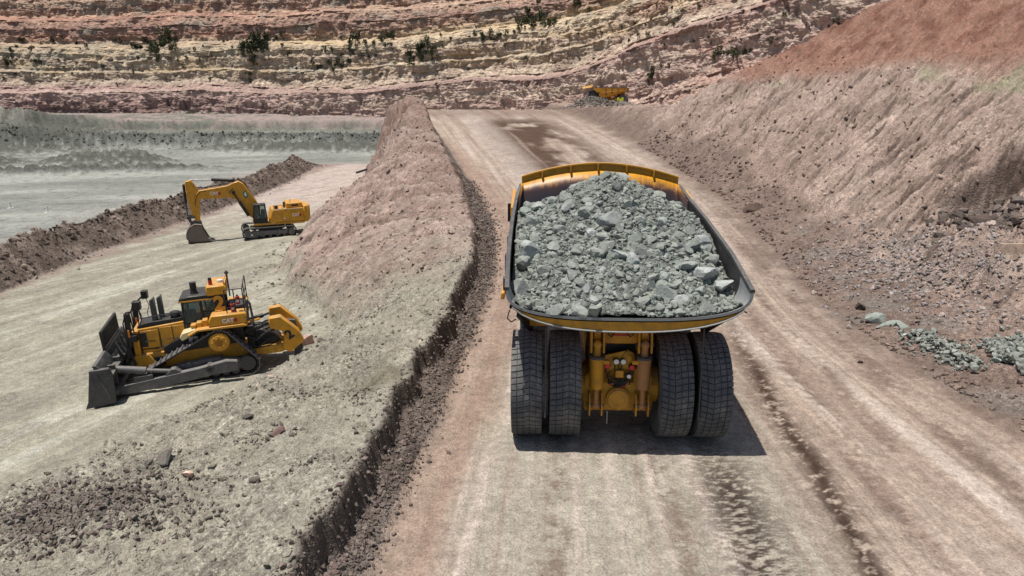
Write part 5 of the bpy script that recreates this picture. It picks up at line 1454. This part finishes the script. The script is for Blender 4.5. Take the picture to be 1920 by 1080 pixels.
        MB().box(x - 0.25, x - 0.2, 3.28, 3.36, 2.9, 3.3).build('reflector', M['orange'], lc)
        m = MB(); m.beam((x, 3.25, 4.1), (x, 2.75, 4.55), 0.08, 0.08); m.cbox((x, 2.72, 4.55), (0.42, 0.3, 0.42)); m.build('work_light', BK, lc)
        m = MB(); m.tube([(x, 2.7, 4.3), (x, 2.6, 3.9), (x, 2.75, 3.5), (x * 0.8, 2.7, 3.2)], 0.02, 5); m.build('lamp_cable', BK, lc)
    # blade
    prof = [(4.95, 0.0), (4.62, 0.45), (4.5, 1.1), (4.58, 1.75), (4.82, 2.2), (4.62, 2.25), (4.35, 1.8), (4.22, 1.1), (4.3, 0.4), (4.6, 0.0)]
    bl = MB().prism(prof, -3.15, 3.15, 'x').build('blade', M['blade_steel'], root, bevel=0.02)
    for sx in (-1, 1):
        e0 = [(4.05, 0.12), (5.45, -0.02), (5.28, 0.35), (4.95, 1.98), (4.1, 1.98), (3.95, 1.5)]
        m = MB(); m.prism(e0, sx * 3.15, sx * 3.22, 'x')
        m.prism([(4.2, 0.28), (5.05, 0.2), (4.75, 1.85), (4.65, 1.85)], sx * 3.22, sx * 3.26, 'x'); m.prism([(4.08, 1.82), (4.97, 1.82), (4.95, 2.02), (4.08, 2.02)], sx * 3.0, sx * 3.27, 'x')
        m.prism([(4.05, 0.4), (4.3, 0.4), (4.3, 1.9), (4.05, 1.9)], sx * 2.9, sx * 3.2, 'x')
        m.build('end_plate', M['blade_steel'], bl, bevel=0.02)
    MB().prism([(4.6, -0.06), (5.1, -0.06), (5.05, 0.12), (4.75, 0.3)], -3.14, 3.14, 'x').build('cutting_edge', M['steel'], bl)
    m = MB()
    for x in (-2.4, -1.2, 0, 1.2, 2.4): m.box(x - 0.08, x + 0.08, 3.98, 4.3, 0.3, 1.9)
    m.box(-3.1, 3.1, 3.9, 4.3, 0.5, 0.75); m.box(-3.1, 3.1, 3.95, 4.3, 1.45, 1.65)
    m.build('blade_stiffener', M['blade_steel'], bl)
    rk = MB(); rk.box(-0.9, 2.5, 4.62, 4.74, 2.22, 2.34); rk.beam((-0.9, 4.7, 3.25), (2.5, 4.7, 3.25), 0.1, 0.1)
    for x in (-0.92, 2.52): rk.beam((x, 4.68, 2.2), (x, 4.7, 3.28), 0.1, 0.12)
    rk = rk.build('rock_guard', BK, bl)
    for k in range(13):
        x = -0.7 + 0.25 * k; MB().beam((x, 4.68, 2.34), (x, 4.7, 3.2), 0.05, 0.1).build('slat', BK, rk)
    m = MB(); rr = random.Random(3)
    for k in range(8):
        x = rr.uniform(-1.2, 1.2); m.tube([(x, 3.9, 1.6), (x + 0.2, 4.1, 2.3 + rr.random() * 0.4), (x + rr.uniform(-.6, .6), 3.7, 2.0)], 0.05, 5)
    m.build('blade_hoses', BK, bl)
    # rear rail, extinguishers, ladder
    m = MB()
    for z in (3.95, 4.35, 4.95):
        m.tube([(-1.5, -1.55, z), (-1.5, -2.45, z), (1.3, -2.45, z)], 0.03, 5)
    for x, y in ((-1.5, -1.55), (-1.5, -2.0), (-1.5, -2.45), (-0.4, -2.45), (1.3, -2.45)): m.cyl((x, y, 3.5), (x, y, 4.97), 0.03, n=6)
    m.build('guard_rail', BK, root)
    m = MB(); m.tube([(-1.62, -2.55, 3.0), (-1.62, -2.62, 4.3), (-1.62, -2.75, 4.1), (-1.62, -2.8, 3.1), (-1.62, -2.7, 2.9)], 0.06, 6); m.build('grab_loop', M['steel'], root)
    for y, z in ((-1.85, 3.66), (-2.15, 4.05)):
        fe = MB().cyl((-1.3, y, z), (-1.3, y, z + 0.42), 0.11, n=12).build('fire_extinguisher', M['red'], root)
        MB().cyl((-1.3, y, z + 0.42), (-1.3, y, z + 0.52), 0.05, n=8).build('valve', BK, fe)
        MB().box(-1.42, -1.405, y - 0.06, y + 0.06, z + 0.12, z + 0.24).build('sticker', M['white'], fe)
    MB().box(-0.5, 0.9, -2.4, -1.5, 3.3, 3.75).build('air_conditioner', BK, root, bevel=0.04)
    MB().tube([(-1.7, -2.5, 3.05), (-1.2, -3.1, 3.0)], 0.07, 6).build('tow_lug', Y, root)
    # ripper
    m = MB()
    for x in (-0.75, 0.75): m.prism([(-2.3, 0.75), (-2.3, 1.15), (-4.2, 1.25), (-4.6, 0.95), (-4.0, 0.75)], x - 0.2, x + 0.2, 'x')
    m.box(-0.8, 0.8, -3.3, -2.9, 0.8, 1.1)
    rl = m.build('ripper_linkage', M['grimy_yellow'], root, bevel=0.04)
    rb = MB().prism([(-3.55, 2.95), (-4.2, 3.0), (-5.05, 2.05), (-5.3, 1.35), (-4.5, 0.75), (-4.05, 1.05), (-4.25, 1.6), (-4.2, 2.1), (-3.55, 2.35)], -1.25, -0.75, 'x').build('ripper_beam', Y, root, bevel=0.05)
    m = MB(); m.prism([(-3.55, 2.95), (-4.2, 3.0), (-5.05, 2.05), (-5.3, 1.35), (-4.5, 0.75), (-4.05, 1.05), (-4.25, 1.6), (-4.2, 2.1), (-3.55, 2.35)], 0.75, 1.25, 'x'); m.prism([(-4.4, 1.2), (-5.1, 1.3), (-4.9, 2.0), (-4.4, 2.2)], -0.75, 0.75, 'x')
    m.build('ripper_crossbeam', Y, rb, bevel=0.04)
    t = text_obj('number', '2', 0.75, BK, rb, (-1.262, -4.55, 1.85), SIDE, 0.012, 0, 0.03)
    t.rotation_euler = (Matrix.Rotation(-0.5, 3, 'X') @ Euler(SIDE).to_matrix()).to_euler()
    MB().prism([(-4.5, 2.4), (-4.95, 2.3), (-5.2, 0.5), (-4.7, -0.1), (-4.65, 0.7)], -0.12, 0.12, 'x').build('ripper_shank', M['steel'], rb, bevel=0.02)
    for x in (-0.95, -0.45, 0.45, 0.95):
        z = 2.3 if abs(x) > 0.7 else 1.9
        m = MB(); m.cyl((x, -2.3, z), (x, -3.2, z + 0.2), 0.13, n=12); m.cyl((x, -3.2, z + 0.2), (x, -3.85, z + 0.4), 0.07, n=10); m.build('ripper_cylinder', BK, root)
    m = MB(); m.tube([(-0.9, -2.3, 2.6), (-1.0, -3.0, 2.75), (-1.0, -3.5, 2.65), (-0.95, -3.7, 2.4)], 0.035, 5); m.tube([(-0.6, -2.3, 1.7), (-0.8, -2.9, 1.5), (-0.8, -3.5, 1.6)], 0.04, 5); m.build('ripper_hose', BK, root)
    for y0, z0, z1 in ((2.0, 1.95, 3.06), (0.7, 1.95, 3.2), (2.95, 1.6, 3.05), (1.35, 2.0, 3.1)):
        MB().box(-0.838, -0.79, y0 - 0.022, y0 + 0.022, z0, z1).build('panel_gap', BK, h)
    MB().box(-0.838, -0.79, 0.35, 2.95, 1.94, 1.98).build('panel_gap', BK, h)
    MB().box(-1.06, -0.8, 1.9, 3.0, 1.0, 1.5).build('belly_plate', BK, root, bevel=0.03)
    MB().box(-0.85, -0.79, 2.62, 2.92, 2.1, 2.9).build('intake_screen', BK, h)
    MB().prism([(-2.4, 1.1), (-2.4, 2.1), (-3.0, 2.2), (-3.7, 1.9), (-4.1, 1.35), (-3.4, 1.15)], -0.62, 0.62, 'x').build('ripper_carriage', BK, root, bevel=0.04)
    for x, z in ((-1.05, 2.0), (-0.7, 2.55), (-0.9, 1.5)):
        MB().tube([(x, -2.3, z), (x - 0.1, -2.8, z - 0.25), (x, -3.3, z + 0.1), (x, -3.8, z + 0.2)], 0.06, 6).build('ripper_hose', BK, root)
    m = MB(); m.box(-0.9, 0.9, -2.7, -2.3, 1.2, 2.5); m.build('rear_housing', BK, root, bevel=0.04)
    return root

HD = R(108.5)
dz_loc = Vector((-16.1, 33.7, 0)); dz_loc.z = ground_z(dz_loc.x, dz_loc.y) + 0.06
dozer = make_dozer()
dozer.location = dz_loc; dozer.rotation_euler = (R(-2.0), 0, HD); dozer.scale = (0.94, 0.94, 0.92)
tag(dozer, 'big yellow bulldozer with a grey blade parked on the pale bench', 'bulldozer')

def seated_person(name, loc, rotz, label):
    """one skinned figure, sitting, hands forward on levers; clothes and hat as children"""
    J = [(0, 0, 0), (0, -0.02, 0.22), (0, 0, 0.45), (0, 0.01, 0.58), (0, 0.04, 0.72),
         (-0.19, 0, 0.5), (-0.24, 0.14, 0.28), (-0.2, 0.38, 0.26), (0.19, 0, 0.5), (0.24, 0.14, 0.28), (0.2, 0.38, 0.26),
         (-0.1, 0.02, -0.02), (-0.13, 0.42, 0.0), (-0.13, 0.46, -0.42), (-0.13, 0.58, -0.44), (0.1, 0.02, -0.02), (0.13, 0.42, 0.0), (0.13, 0.46, -0.42), (0.13, 0.58, -0.44)]
    E = [(0, 1), (1, 2), (2, 3), (3, 4), (2, 5), (5, 6), (6, 7), (2, 8), (8, 9), (9, 10), (0, 11), (11, 12), (12, 13), (13, 14), (0, 15), (15, 16), (16, 17), (17, 18)]
    rad = [.14, .13, .14, .06, .10, .07, .05, .04, .07, .05, .04, .09, .07, .05, .045, .09, .07, .05, .045]
    me = bpy.data.meshes.new(name); me.from_pydata(J, E, []); me.materials.append(M['cloth'])
    o = link(name, me); sk = o.modifiers.new('skin', 'SKIN'); o.modifiers.new('sub', 'SUBSURF').levels = 1
    for i, r_ in enumerate(rad):
        me.skin_vertices[0].data[i].radius = (r_, r_)
    me.skin_vertices[0].data[0].use_root = True
    o.location = loc; o.rotation_euler = (0, 0, rotz)
    m = MB(); m.lathe([(-0.02, 0.10), (0.0, 0.185), (0.2, 0.175), (0.42, 0.19), (0.5, 0.12)], (0, 0, 0), 14, 'z'); m.build('vest', M['vest'], o)
    m = MB(); m.sphere((0, 0.03, 0.74), 0.105, 12, (0.85, 1, 1.15)); m.build('face', M['skin'], o)
    m = MB(); m.sphere((0, 0.02, 0.80), 0.13, 12, (1, 1.15, 0.75)); m.build('helmet', M['white'], o)
    tag(o, label, 'person'); return o
pw = Matrix.Translation(dz_loc) @ Euler((R(-2.0), 0, HD)).to_matrix().to_4x4()
seated_person('person', tuple(pw @ Vector((-0.35, -0.75, 3.25))), HD, 'person in a yellow green vest seated inside the bulldozer cab')

def make_excavator():
    root = empty('excavator'); Y, BK, ST = M['yellow'], M['black'], M['arm_steel']
    C = [(2.55, 0.62, 0.45), (-2.55, 0.62, 0.45)]
    for sx in (-1, 1):
        X = sx * 1.65
        m = MB(); a = hull_path(C, 0.1)
        ao = [(p[0], p[1]) for p in along(a, 70)]; bo = [(y - 0.08 * math.sin(t), z + 0.08 * math.cos(t)) for y, z, t in along(a, 70)]
        band(ao, bo, X - 0.16, X + 0.16, m); tr = m.build('track', BK, root)
        shoe = MB(); shoe.box(-0.38, 0.38, -0.115, 0.115, 0, 0.04); shoe.box(-0.38, 0.38, -0.02, 0.02, 0.04, 0.1)
        SH = shoe.mesh('track_shoe', M['steel'], smooth=False)
        for y, z, t in along(a, 54):
            s = link('track_shoe', SH, tr); s.location = (X, y, z); s.rotation_euler = (t + math.pi, 0, 0)
        m = MB(); m.prism([(-2.0, 0.4), (2.0, 0.4), (2.1, 0.85), (-2.1, 0.85)], X - 0.28, X + 0.28, 'x')
        m.box(X + sx * 0.28, X + sx * 0.36, -1.2, -0.9, 0.35, 0.9); m.box(X + sx * 0.28, X + sx * 0.36, 0.9, 1.2, 0.35, 0.9)
        tf = m.build('track_frame', ST, root, bevel=0.03)
        for y in (-1.6, -0.8, 0, 0.8, 1.6): MB().cyl((X - 0.3, y, 0.33), (X + 0.3, y, 0.33), 0.16, n=12).build('track_roller', M['steel'], tf)
        for y, nm in ((-2.55, 'sprocket'), (2.55, 'idler')): MB().lathe([(-0.25, 0.1), (-0.25, 0.4), (0.25, 0.4), (0.25, 0.1)], (X, y, 0.62), 20).build(nm, ST, root)
    m = MB(); m.box(-1.4, 1.4, -1.2, 1.2, 0.6, 1.1); m.cyl((0, 0, 1.1), (0, 0, 1.4), 1.1, n=24); m.build('carbody', M['steel'], root)
    MB().box(-1.72, 1.72, -4.2, 1.75, 1.4, 1.62).build('deck_frame', M['dirty_yellow'], root, bevel=0.03)
    hs = MB().prism([(-4.15, 1.63), (-0.05, 1.63), (-0.5, 2.95), (-4.15, 3.05)], -1.7, 1.7, 'x').build('engine_house', Y, root, bevel=0.05)
    for y0, y1 in ((-1.5, -0.75), (-2.4, -1.6), (-3.95, -2.5)):
        MB().box(-1.725, -1.70, y0, y1, 1.75, 2.8).build('door_panel', Y, hs, bevel=0.01)
    MB().box(-1.73, -1.71, -1.95, -1.75, 1.95, 2.1).build('sticker', M['white'], hs)
    MB().box(-1.735, -1.70, -4.1, -0.5, 2.95, 3.04).build('trim_strip', M['cream'], hs)
    cw = MB().prism([(-1.72, -4.16), (1.72, -4.16), (1.65, -4.7), (1.2, -4.98), (-1.2, -4.98), (-1.65, -4.7)], 1.5, 3.25, 'z').build('counterweight', Y, root, bevel=0.08)
    MB().box(-1.4, 1.4, -4.1, -2.2, 3.06, 3.55).build('hood', Y, root, bevel=0.05)
    MB().box(-1.41, -1.39, -3.6, -2.8, 3.2, 3.4).build('louver', BK, hs)
    m = MB(); m.cyl((-0.6, -2.0, 3.0), (-0.6, -2.0, 3.6), 0.12, n=10); m.build('exhaust_pipe', BK, root)
    m = MB(); m.cyl((-1.1, -2.7, 3.55), (-1.05, -2.7, 3.95), 0.03, n=6); m.build('mirror', BK, root)
    m = MB()
    for y in (-0.7, -1.2, -1.7): m.cyl((-1.4, y, 2.95), (-1.4, y, 3.35), 0.025, n=6)
    m.tube([(-1.4, -0.6, 3.35), (-1.4, -1.8, 3.35)], 0.025, 6); m.cyl((-1.0, -1.0, 2.95), (-1.0, -1.0, 3.3), 0.2, n=10); m.build('handrail', BK, root)
    badge(hs, 'CAT', 0.42, -1.735, -3.2, 2.3)
    c = MB().box(-1.7, -0.6, 0.1, 1.75, 1.63, 2.1).build('cab', BK, root, bevel=0.03)
    m = MB()
    for x in (-1.66, -0.64):
        m.beam((x, 0.15, 2.1), (x, 0.3, 3.5), 0.1, 0.12); m.beam((x, 1.7, 2.1), (x, 1.5, 3.5), 0.1, 0.1); m.beam((x, 0.95, 1.7), (x, 0.95, 3.5), 0.06, 0.08)
    m.box(-1.72, -0.58, 0.2, 1.6, 3.48, 3.62); m.build('cab_frame', BK, c, bevel=0.02)
    MB().prism([(0.2, 2.1), (1.65, 2.1), (1.5, 3.48), (0.3, 3.48)], -1.64, -1.62, 'x').build('cab_pane', M['glass'], c)
    MB().box(-1.6, -0.7, 1.62, 1.64, 2.1, 3.4).build('windscreen', M['glass'], c)
    MB().prism([(0.3, 2.1), (0.9, 2.1), (0.75, 3.0), (0.35, 3.0)], -1.35, -0.85, 'x').build('seat', BK, c)
    # boom, stick, bucket
    bm_ = MB().prism([(0.9, 2.2), (0.75, 3.2), (2.35, 5.65), (2.9, 6.0), (3.6, 5.85), (4.2, 5.6), (7.4, 5.2), (7.75, 4.8), (7.4, 4.35), (4.1, 4.35), (3.4, 4.1), (2.2, 2.3), (1.5, 1.9)], -0.42, 0.42, 'x').build('boom', Y, root, bevel=0.05)
    badge(bm_, 'CAT', 0.45, -0.43, 5.75, 4.85, tilt=0.06)
    sg = MB().prism([(1.95, 4.45), (2.3, 4.1), (2.62, 4.75), (2.3, 5.05)], -0.44, -0.42, 'x').build('sign', M['green'], bm_)
    MB().prism([(2.12, 4.5), (2.3, 4.35), (2.48, 4.7), (2.28, 4.85)], -0.446, -0.44, 'x').build('sign_mark', M['white'], sg)
    m = MB(); m.tube([(1.0, 3.4, 0), (1, 3, 0)], 0.001, 3) if False else None
    m.tube([(0.3, 1.1, 3.7), (0.3, 2.4, 5.85), (0.3, 2.95, 6.12), (0.3, 4.3, 5.75), (0.3, 6.9, 5.42), (-0.2, 7.6, 5.5), (-0.3, 7.9, 4.6)], 0.05, 5)
    m.tube([(-0.45, 6.6, 5.1), (-0.5, 7.2, 5.15), (-0.5, 7.6, 4.8), (-0.48, 7.9, 4.2), (-0.48, 7.95, 3.7)], 0.035, 5)
    m.tube([(-0.44, 3.6, 5.3), (-0.47, 3.9, 5.1), (-0.47, 4.1, 4.75)], 0.035, 5); m.build('hose', BK, bm_)
    for x in (-0.62, 0.62):
        m = MB(); m.cyl((x, 2.2, 2.35), (x, 3.1, 3.9), 0.17, n=12); m.cyl((x, 3.1, 3.9), (x, 3.62, 4.85), 0.09, n=10); m.cyl((x - 0.12, 3.62, 4.87), (x + 0.12, 3.62, 4.87), 0.2, n=12); m.build('boom_cylinder', BK, root)
    sk = MB().prism([(8.8, 6.15), (8.1, 6.3), (7.55, 5.5), (7.4, 4.6), (7.65, 1.9), (8.05, 1.85), (8.4, 2.8), (8.75, 4.6)], -0.33, 0.33, 'x').build('stick', Y, root, bevel=0.04)
    m = MB(); m.cyl((0, 3.5, 6.05), (0, 5.9, 6.25), 0.17, n=12); m.cyl((0, 3.5, 5.9), (0, 3.5, 6.2), 0.15, n=8); cy = m.build('stick_cylinder', BK, root)
    MB().cyl((0, 5.9, 6.25), (0, 8.15, 6.3), 0.075, n=10).build('cylinder_rod', M['chrome'], cy)
    m = MB(); m.cyl((0, 8.95, 5.8), (0, 8.95, 3.9), 0.15, n=12); m.cyl((0, 8.6, 5.8), (0, 9.05, 5.8), 0.12, n=8); cy = m.build('bucket_cylinder', BK, root)
    MB().cyl((0, 8.95, 3.9), (0, 8.95, 2.55), 0.075, n=10).build('cylinder_rod', M['steel'], cy)
    m = MB()
    for x in (-0.4, 0.4):
        m.beam((x, 8.95, 2.55), (x, 8.1, 2.5), 0.08, 0.2); m.beam((x, 8.95, 2.55), (x, 8.5, 1.6), 0.08, 0.22)
    m.cyl((-0.5, 8.95, 2.55), (0.5, 8.95, 2.55), 0.1, n=10); m.build('bucket_link', M['steel'], root)
    arc = [(7.55, 1.75), (8.3, 1.85), (8.9, 1.55), (9.3, 0.95), (9.35, 0.4), (9.0, 0.02), (8.2, -0.05), (6.7, -0.02)]
    ins = [(7.5, 1.65), (8.25, 1.75), (8.82, 1.48), (9.2, 0.92), (9.24, 0.45), (8.95, 0.12), (8.2, 0.05), (6.7, 0.03)]
    m = MB(); n = len(arc)
    m.prism(arc + ins[::-1], -0.95, 0.95, 'x')
    for x in (-0.95, 0.90): m.prism(arc + [(6.9, 0.25), (7.4, 1.2)], x, x + 0.05, 'x')
    bk = m.build('bucket', M['rust_steel'] if 'rust_steel' in M else M['steel'], root)
    for k in range(5):
        x = -0.8 + 0.4 * k; MB().prism([(6.8, -0.06), (6.8, 0.1), (6.25, -0.02)], x - 0.08, x + 0.08, 'x').build('tooth', ST, bk)
    m = MB()
    for x in (-0.35, 0.35): m.prism([(7.5, 1.7), (8.6, 1.6), (8.6, 2.0), (8.0, 2.15), (7.55, 2.05)], x - 0.06, x + 0.06, 'x')
    m.build('bucket_ear', M['steel'], bk)
    return root
M['rust_steel'] = paint_mat('rusty_bucket_steel', (0.16, 0.125, 0.10), (0.30, 0.24, 0.19), 0.7, 0.6, metal=0.15)
ex_loc = Vector((-26.4, 73.0, 0)); ex_loc.z = ground_z(ex_loc.x, ex_loc.y) + 0.0
EXH = R(113)
exc = make_excavator()
exc.location = ex_loc; exc.scale = (1, 0.87, 1); exc.rotation_euler = (0, 0, EXH)
tag(exc, 'yellow excavator with its rusty bucket resting on the pale bench', 'excavator')

# ------------------------------------------------------------------ parked dump truck in the distance and small things round it
far = copy_tree(truck)
far.location = (28.1, 182.0, ground_z(28.1, 182.0) + 0.5); far.rotation_euler = (R(-6), 0, R(92)); far.scale = (0.8, 0.82, 0.72)
tag(far, 'empty yellow dump truck parked high at the end of the road', 'dump truck')
def near_ground(x, y, dz=0.0): return (x, y, ground_z(x, y) + dz)
sb = MB(); sb.box(-0.75, -0.3, -0.15, 0.15, 0, 1.9); sb.box(0.3, 0.75, -0.15, 0.15, 0, 1.9); sb.box(-0.3, 0.3, -0.12, 0.12, 1.05, 1.6)
sb = sb.build('warning_board', M['lime'], None, bevel=0.03)
sb.location = near_ground(26.3, 172.0, 0.45); sb.scale = (1.0, 1.0, 1.0)
tag(sb, 'bright yellow upright warning board beside the parked dump truck', 'warning board')
pp = MB().cyl((-1.6, 0, 0.15), (1.6, 0.0, 1.15), 0.17, n=12).build('steel_pipe', M['black'], None); pp.location = near_ground(-22.5, 106.5, 0.5); pp.rotation_euler = (0, 0, R(6))
tag(pp, 'dark steel pipe sticking out of the far end of the earth bank', 'pipe')
pts = []
for k in range(15):
    t = k / 14; x = -22.4 + 5.2 * t; y = 75.2 + 2.5 * t + 0.9 * math.sin(3.5 * t); pts.append((x, y, ground_z(x, y) + 0.12 + 0.35 * math.sin(math.pi * t)))
cb = MB().tube(pts, 0.07, 6).build('cable', M['black'], None); tag(cb, 'black cable lying on the pink bank behind the excavator', 'cable')
mp = MB(); mp.cyl((0, 0, 0), (0, 0, 1.2), 0.2, 0.12, n=8); mp.cyl((0, 0, 0), (0, 0, 0.15), 0.5, n=10); MPM = mp.mesh('marker_post', M['white'])
for (x, y, lab) in ((-62, 130.0, 'white marker post on the pit floor above the excavator boom'), (-77.5, 113.0, 'white marker post on the pit floor, middle of the three'), (-86.5, 117.0, 'white marker post on the pit floor at the left picture edge')):
    o = link('marker_post', MPM); o.location = near_ground(x, y, -0.05); tag(o, lab, 'marker post', 'white marker posts on the pit floor')

# ------------------------------------------------------------------ shrubs standing on the wall ledges (column, row of the wall sheet by plan bearing and height)
def wall_point(bearing, elev):
    """point of the wall at a compass bearing and elevation angle seen from the road"""
    p = WALL.reshape(-1, 3)
    b = p[:, 0] / p[:, 1]; e = (p[:, 2] - 11.3) / p[:, 1]
    i = np.argmin((b - bearing) ** 2 + (e - elev) ** 2)
    return p[i]
SHRUB_SPOTS = [
 # px, py, size(px)
 (100,80,10),(115,70,9),(40,78,12),(60,92,10),(20,100,12),(75,118,14),(15,118,13),(110,115,7),(145,118,6),
 (290,95,24),(310,80,22),(320,95,16),(300,112,14),(283,85,12),(330,74,12),
 (460,85,22),(475,95,26),(490,85,20),(455,100,16),(500,92,12),(530,70,12),(520,75,10),(475,120,14),(470,140,10),(468,155,8),(420,95,6),(435,92,6),
 (570,95,6),(585,120,9),(600,125,12),(620,122,13),(635,120,14),(655,118,12),(640,105,9),(612,100,8),(655,95,12),(660,80,14),(672,70,13),(685,85,12),(700,85,11),(690,100,12),(705,105,10),(715,75,12),(730,70,13),(725,88,11),(735,65,9),(590,75,6),(640,72,7),
 (770,100,16),(785,95,20),(800,90,18),(815,92,16),(790,110,18),(775,115,12),(810,105,14),(845,75,7),
 (890,68,10),(905,70,12),(920,72,13),(935,70,12),(950,66,10),(880,72,8),(945,88,6),
 (985,45,16),(990,25,13),(1000,40,18),(1015,45,18),(1030,45,14),(975,55,12),(965,62,10),(1040,40,9),(985,18,9),
 (1080,10,15),(1010,4,10),(1085,3,12),(1190,45,6),(1165,55,7),(1180,80,9),(1215,70,10),(1200,78,8),
 (1225,135,14),(1218,145,14),(1240,125,9),(1255,125,8),(1350,105,16),(1365,102,14),(1375,108,13),(1340,110,11),(1395,102,12),(1330,70,8),(1335,85,7),
 (1405,98,10),(1445,82,12),(1450,72,8),(1470,30,9),(1480,22,8),(1520,55,9),(1565,45,13),(1570,40,9),(1555,50,8),(1230,15,8),(1260,18,7),(1310,15,7),(1470,3,9),(1420,60,7),(1390,75,6),
 (135,140,6),(185,105,8),(195,130,7),(220,160,6),(250,90,9),(30,140,9),(10,150,8),(355,100,6),(375,118,7),(395,150,7),(540,105,7),(555,130,6)]
B_ROWS = ('low dark bush', 'dense dark bush', 'rounded dark bush', 'sparse olive bush')
random.seed(31)
for (px, py, s) in list(SHRUB_SPOTS):
    if s >= 12:
        for q in range(2): SHRUB_SPOTS.append((px + random.gauss(0, s * 0.55), py + random.gauss(2, s * 0.35), s * random.uniform(0.5, 0.9)))
for q in range(75):
    a = random.random(); SHRUB_SPOTS.append((random.uniform(0, 900), random.gauss(105, 26), random.uniform(4, 8)) if a < 0.65 else (random.uniform(950, 1480), random.uniform(10, 120), random.uniform(4, 9)))
for k, (px, py, s) in enumerate(SHRUB_SPOTS):
    u, w = (px - 960) / 1280.0, (540 - py) / 1280.0
    fy = math.cos(R(16)) + w * math.sin(R(16)); fz = -math.sin(R(16)) + w * math.cos(R(16))
    q = wall_point(u / fy, fz / fy)
    size = s * 0.62 * q[1] / 1240.0
    side = 'left' if px < 480 else 'middle' if px < 960 else 'right'
    lab = 'dark green shrub on the pale ledges of the %s third of the pit wall' % side
    if px > 960: lab = 'dark green shrub on the rising beds at the right of the pit wall'
    elif px > 560: lab = 'dark green shrub on the cream beds in the middle of the pit wall'
    else: lab = 'dark green shrub on the banded ledges at the left of the pit wall'
    g = 'shrubs right of the pit wall' if px > 960 else 'shrubs in the middle of the pit wall' if px > 560 else 'shrubs left on the pit wall'
    shrub((q[0], q[1], q[2] - size * 0.25), size, lab, k, random.uniform(0.8, 1.5), g)
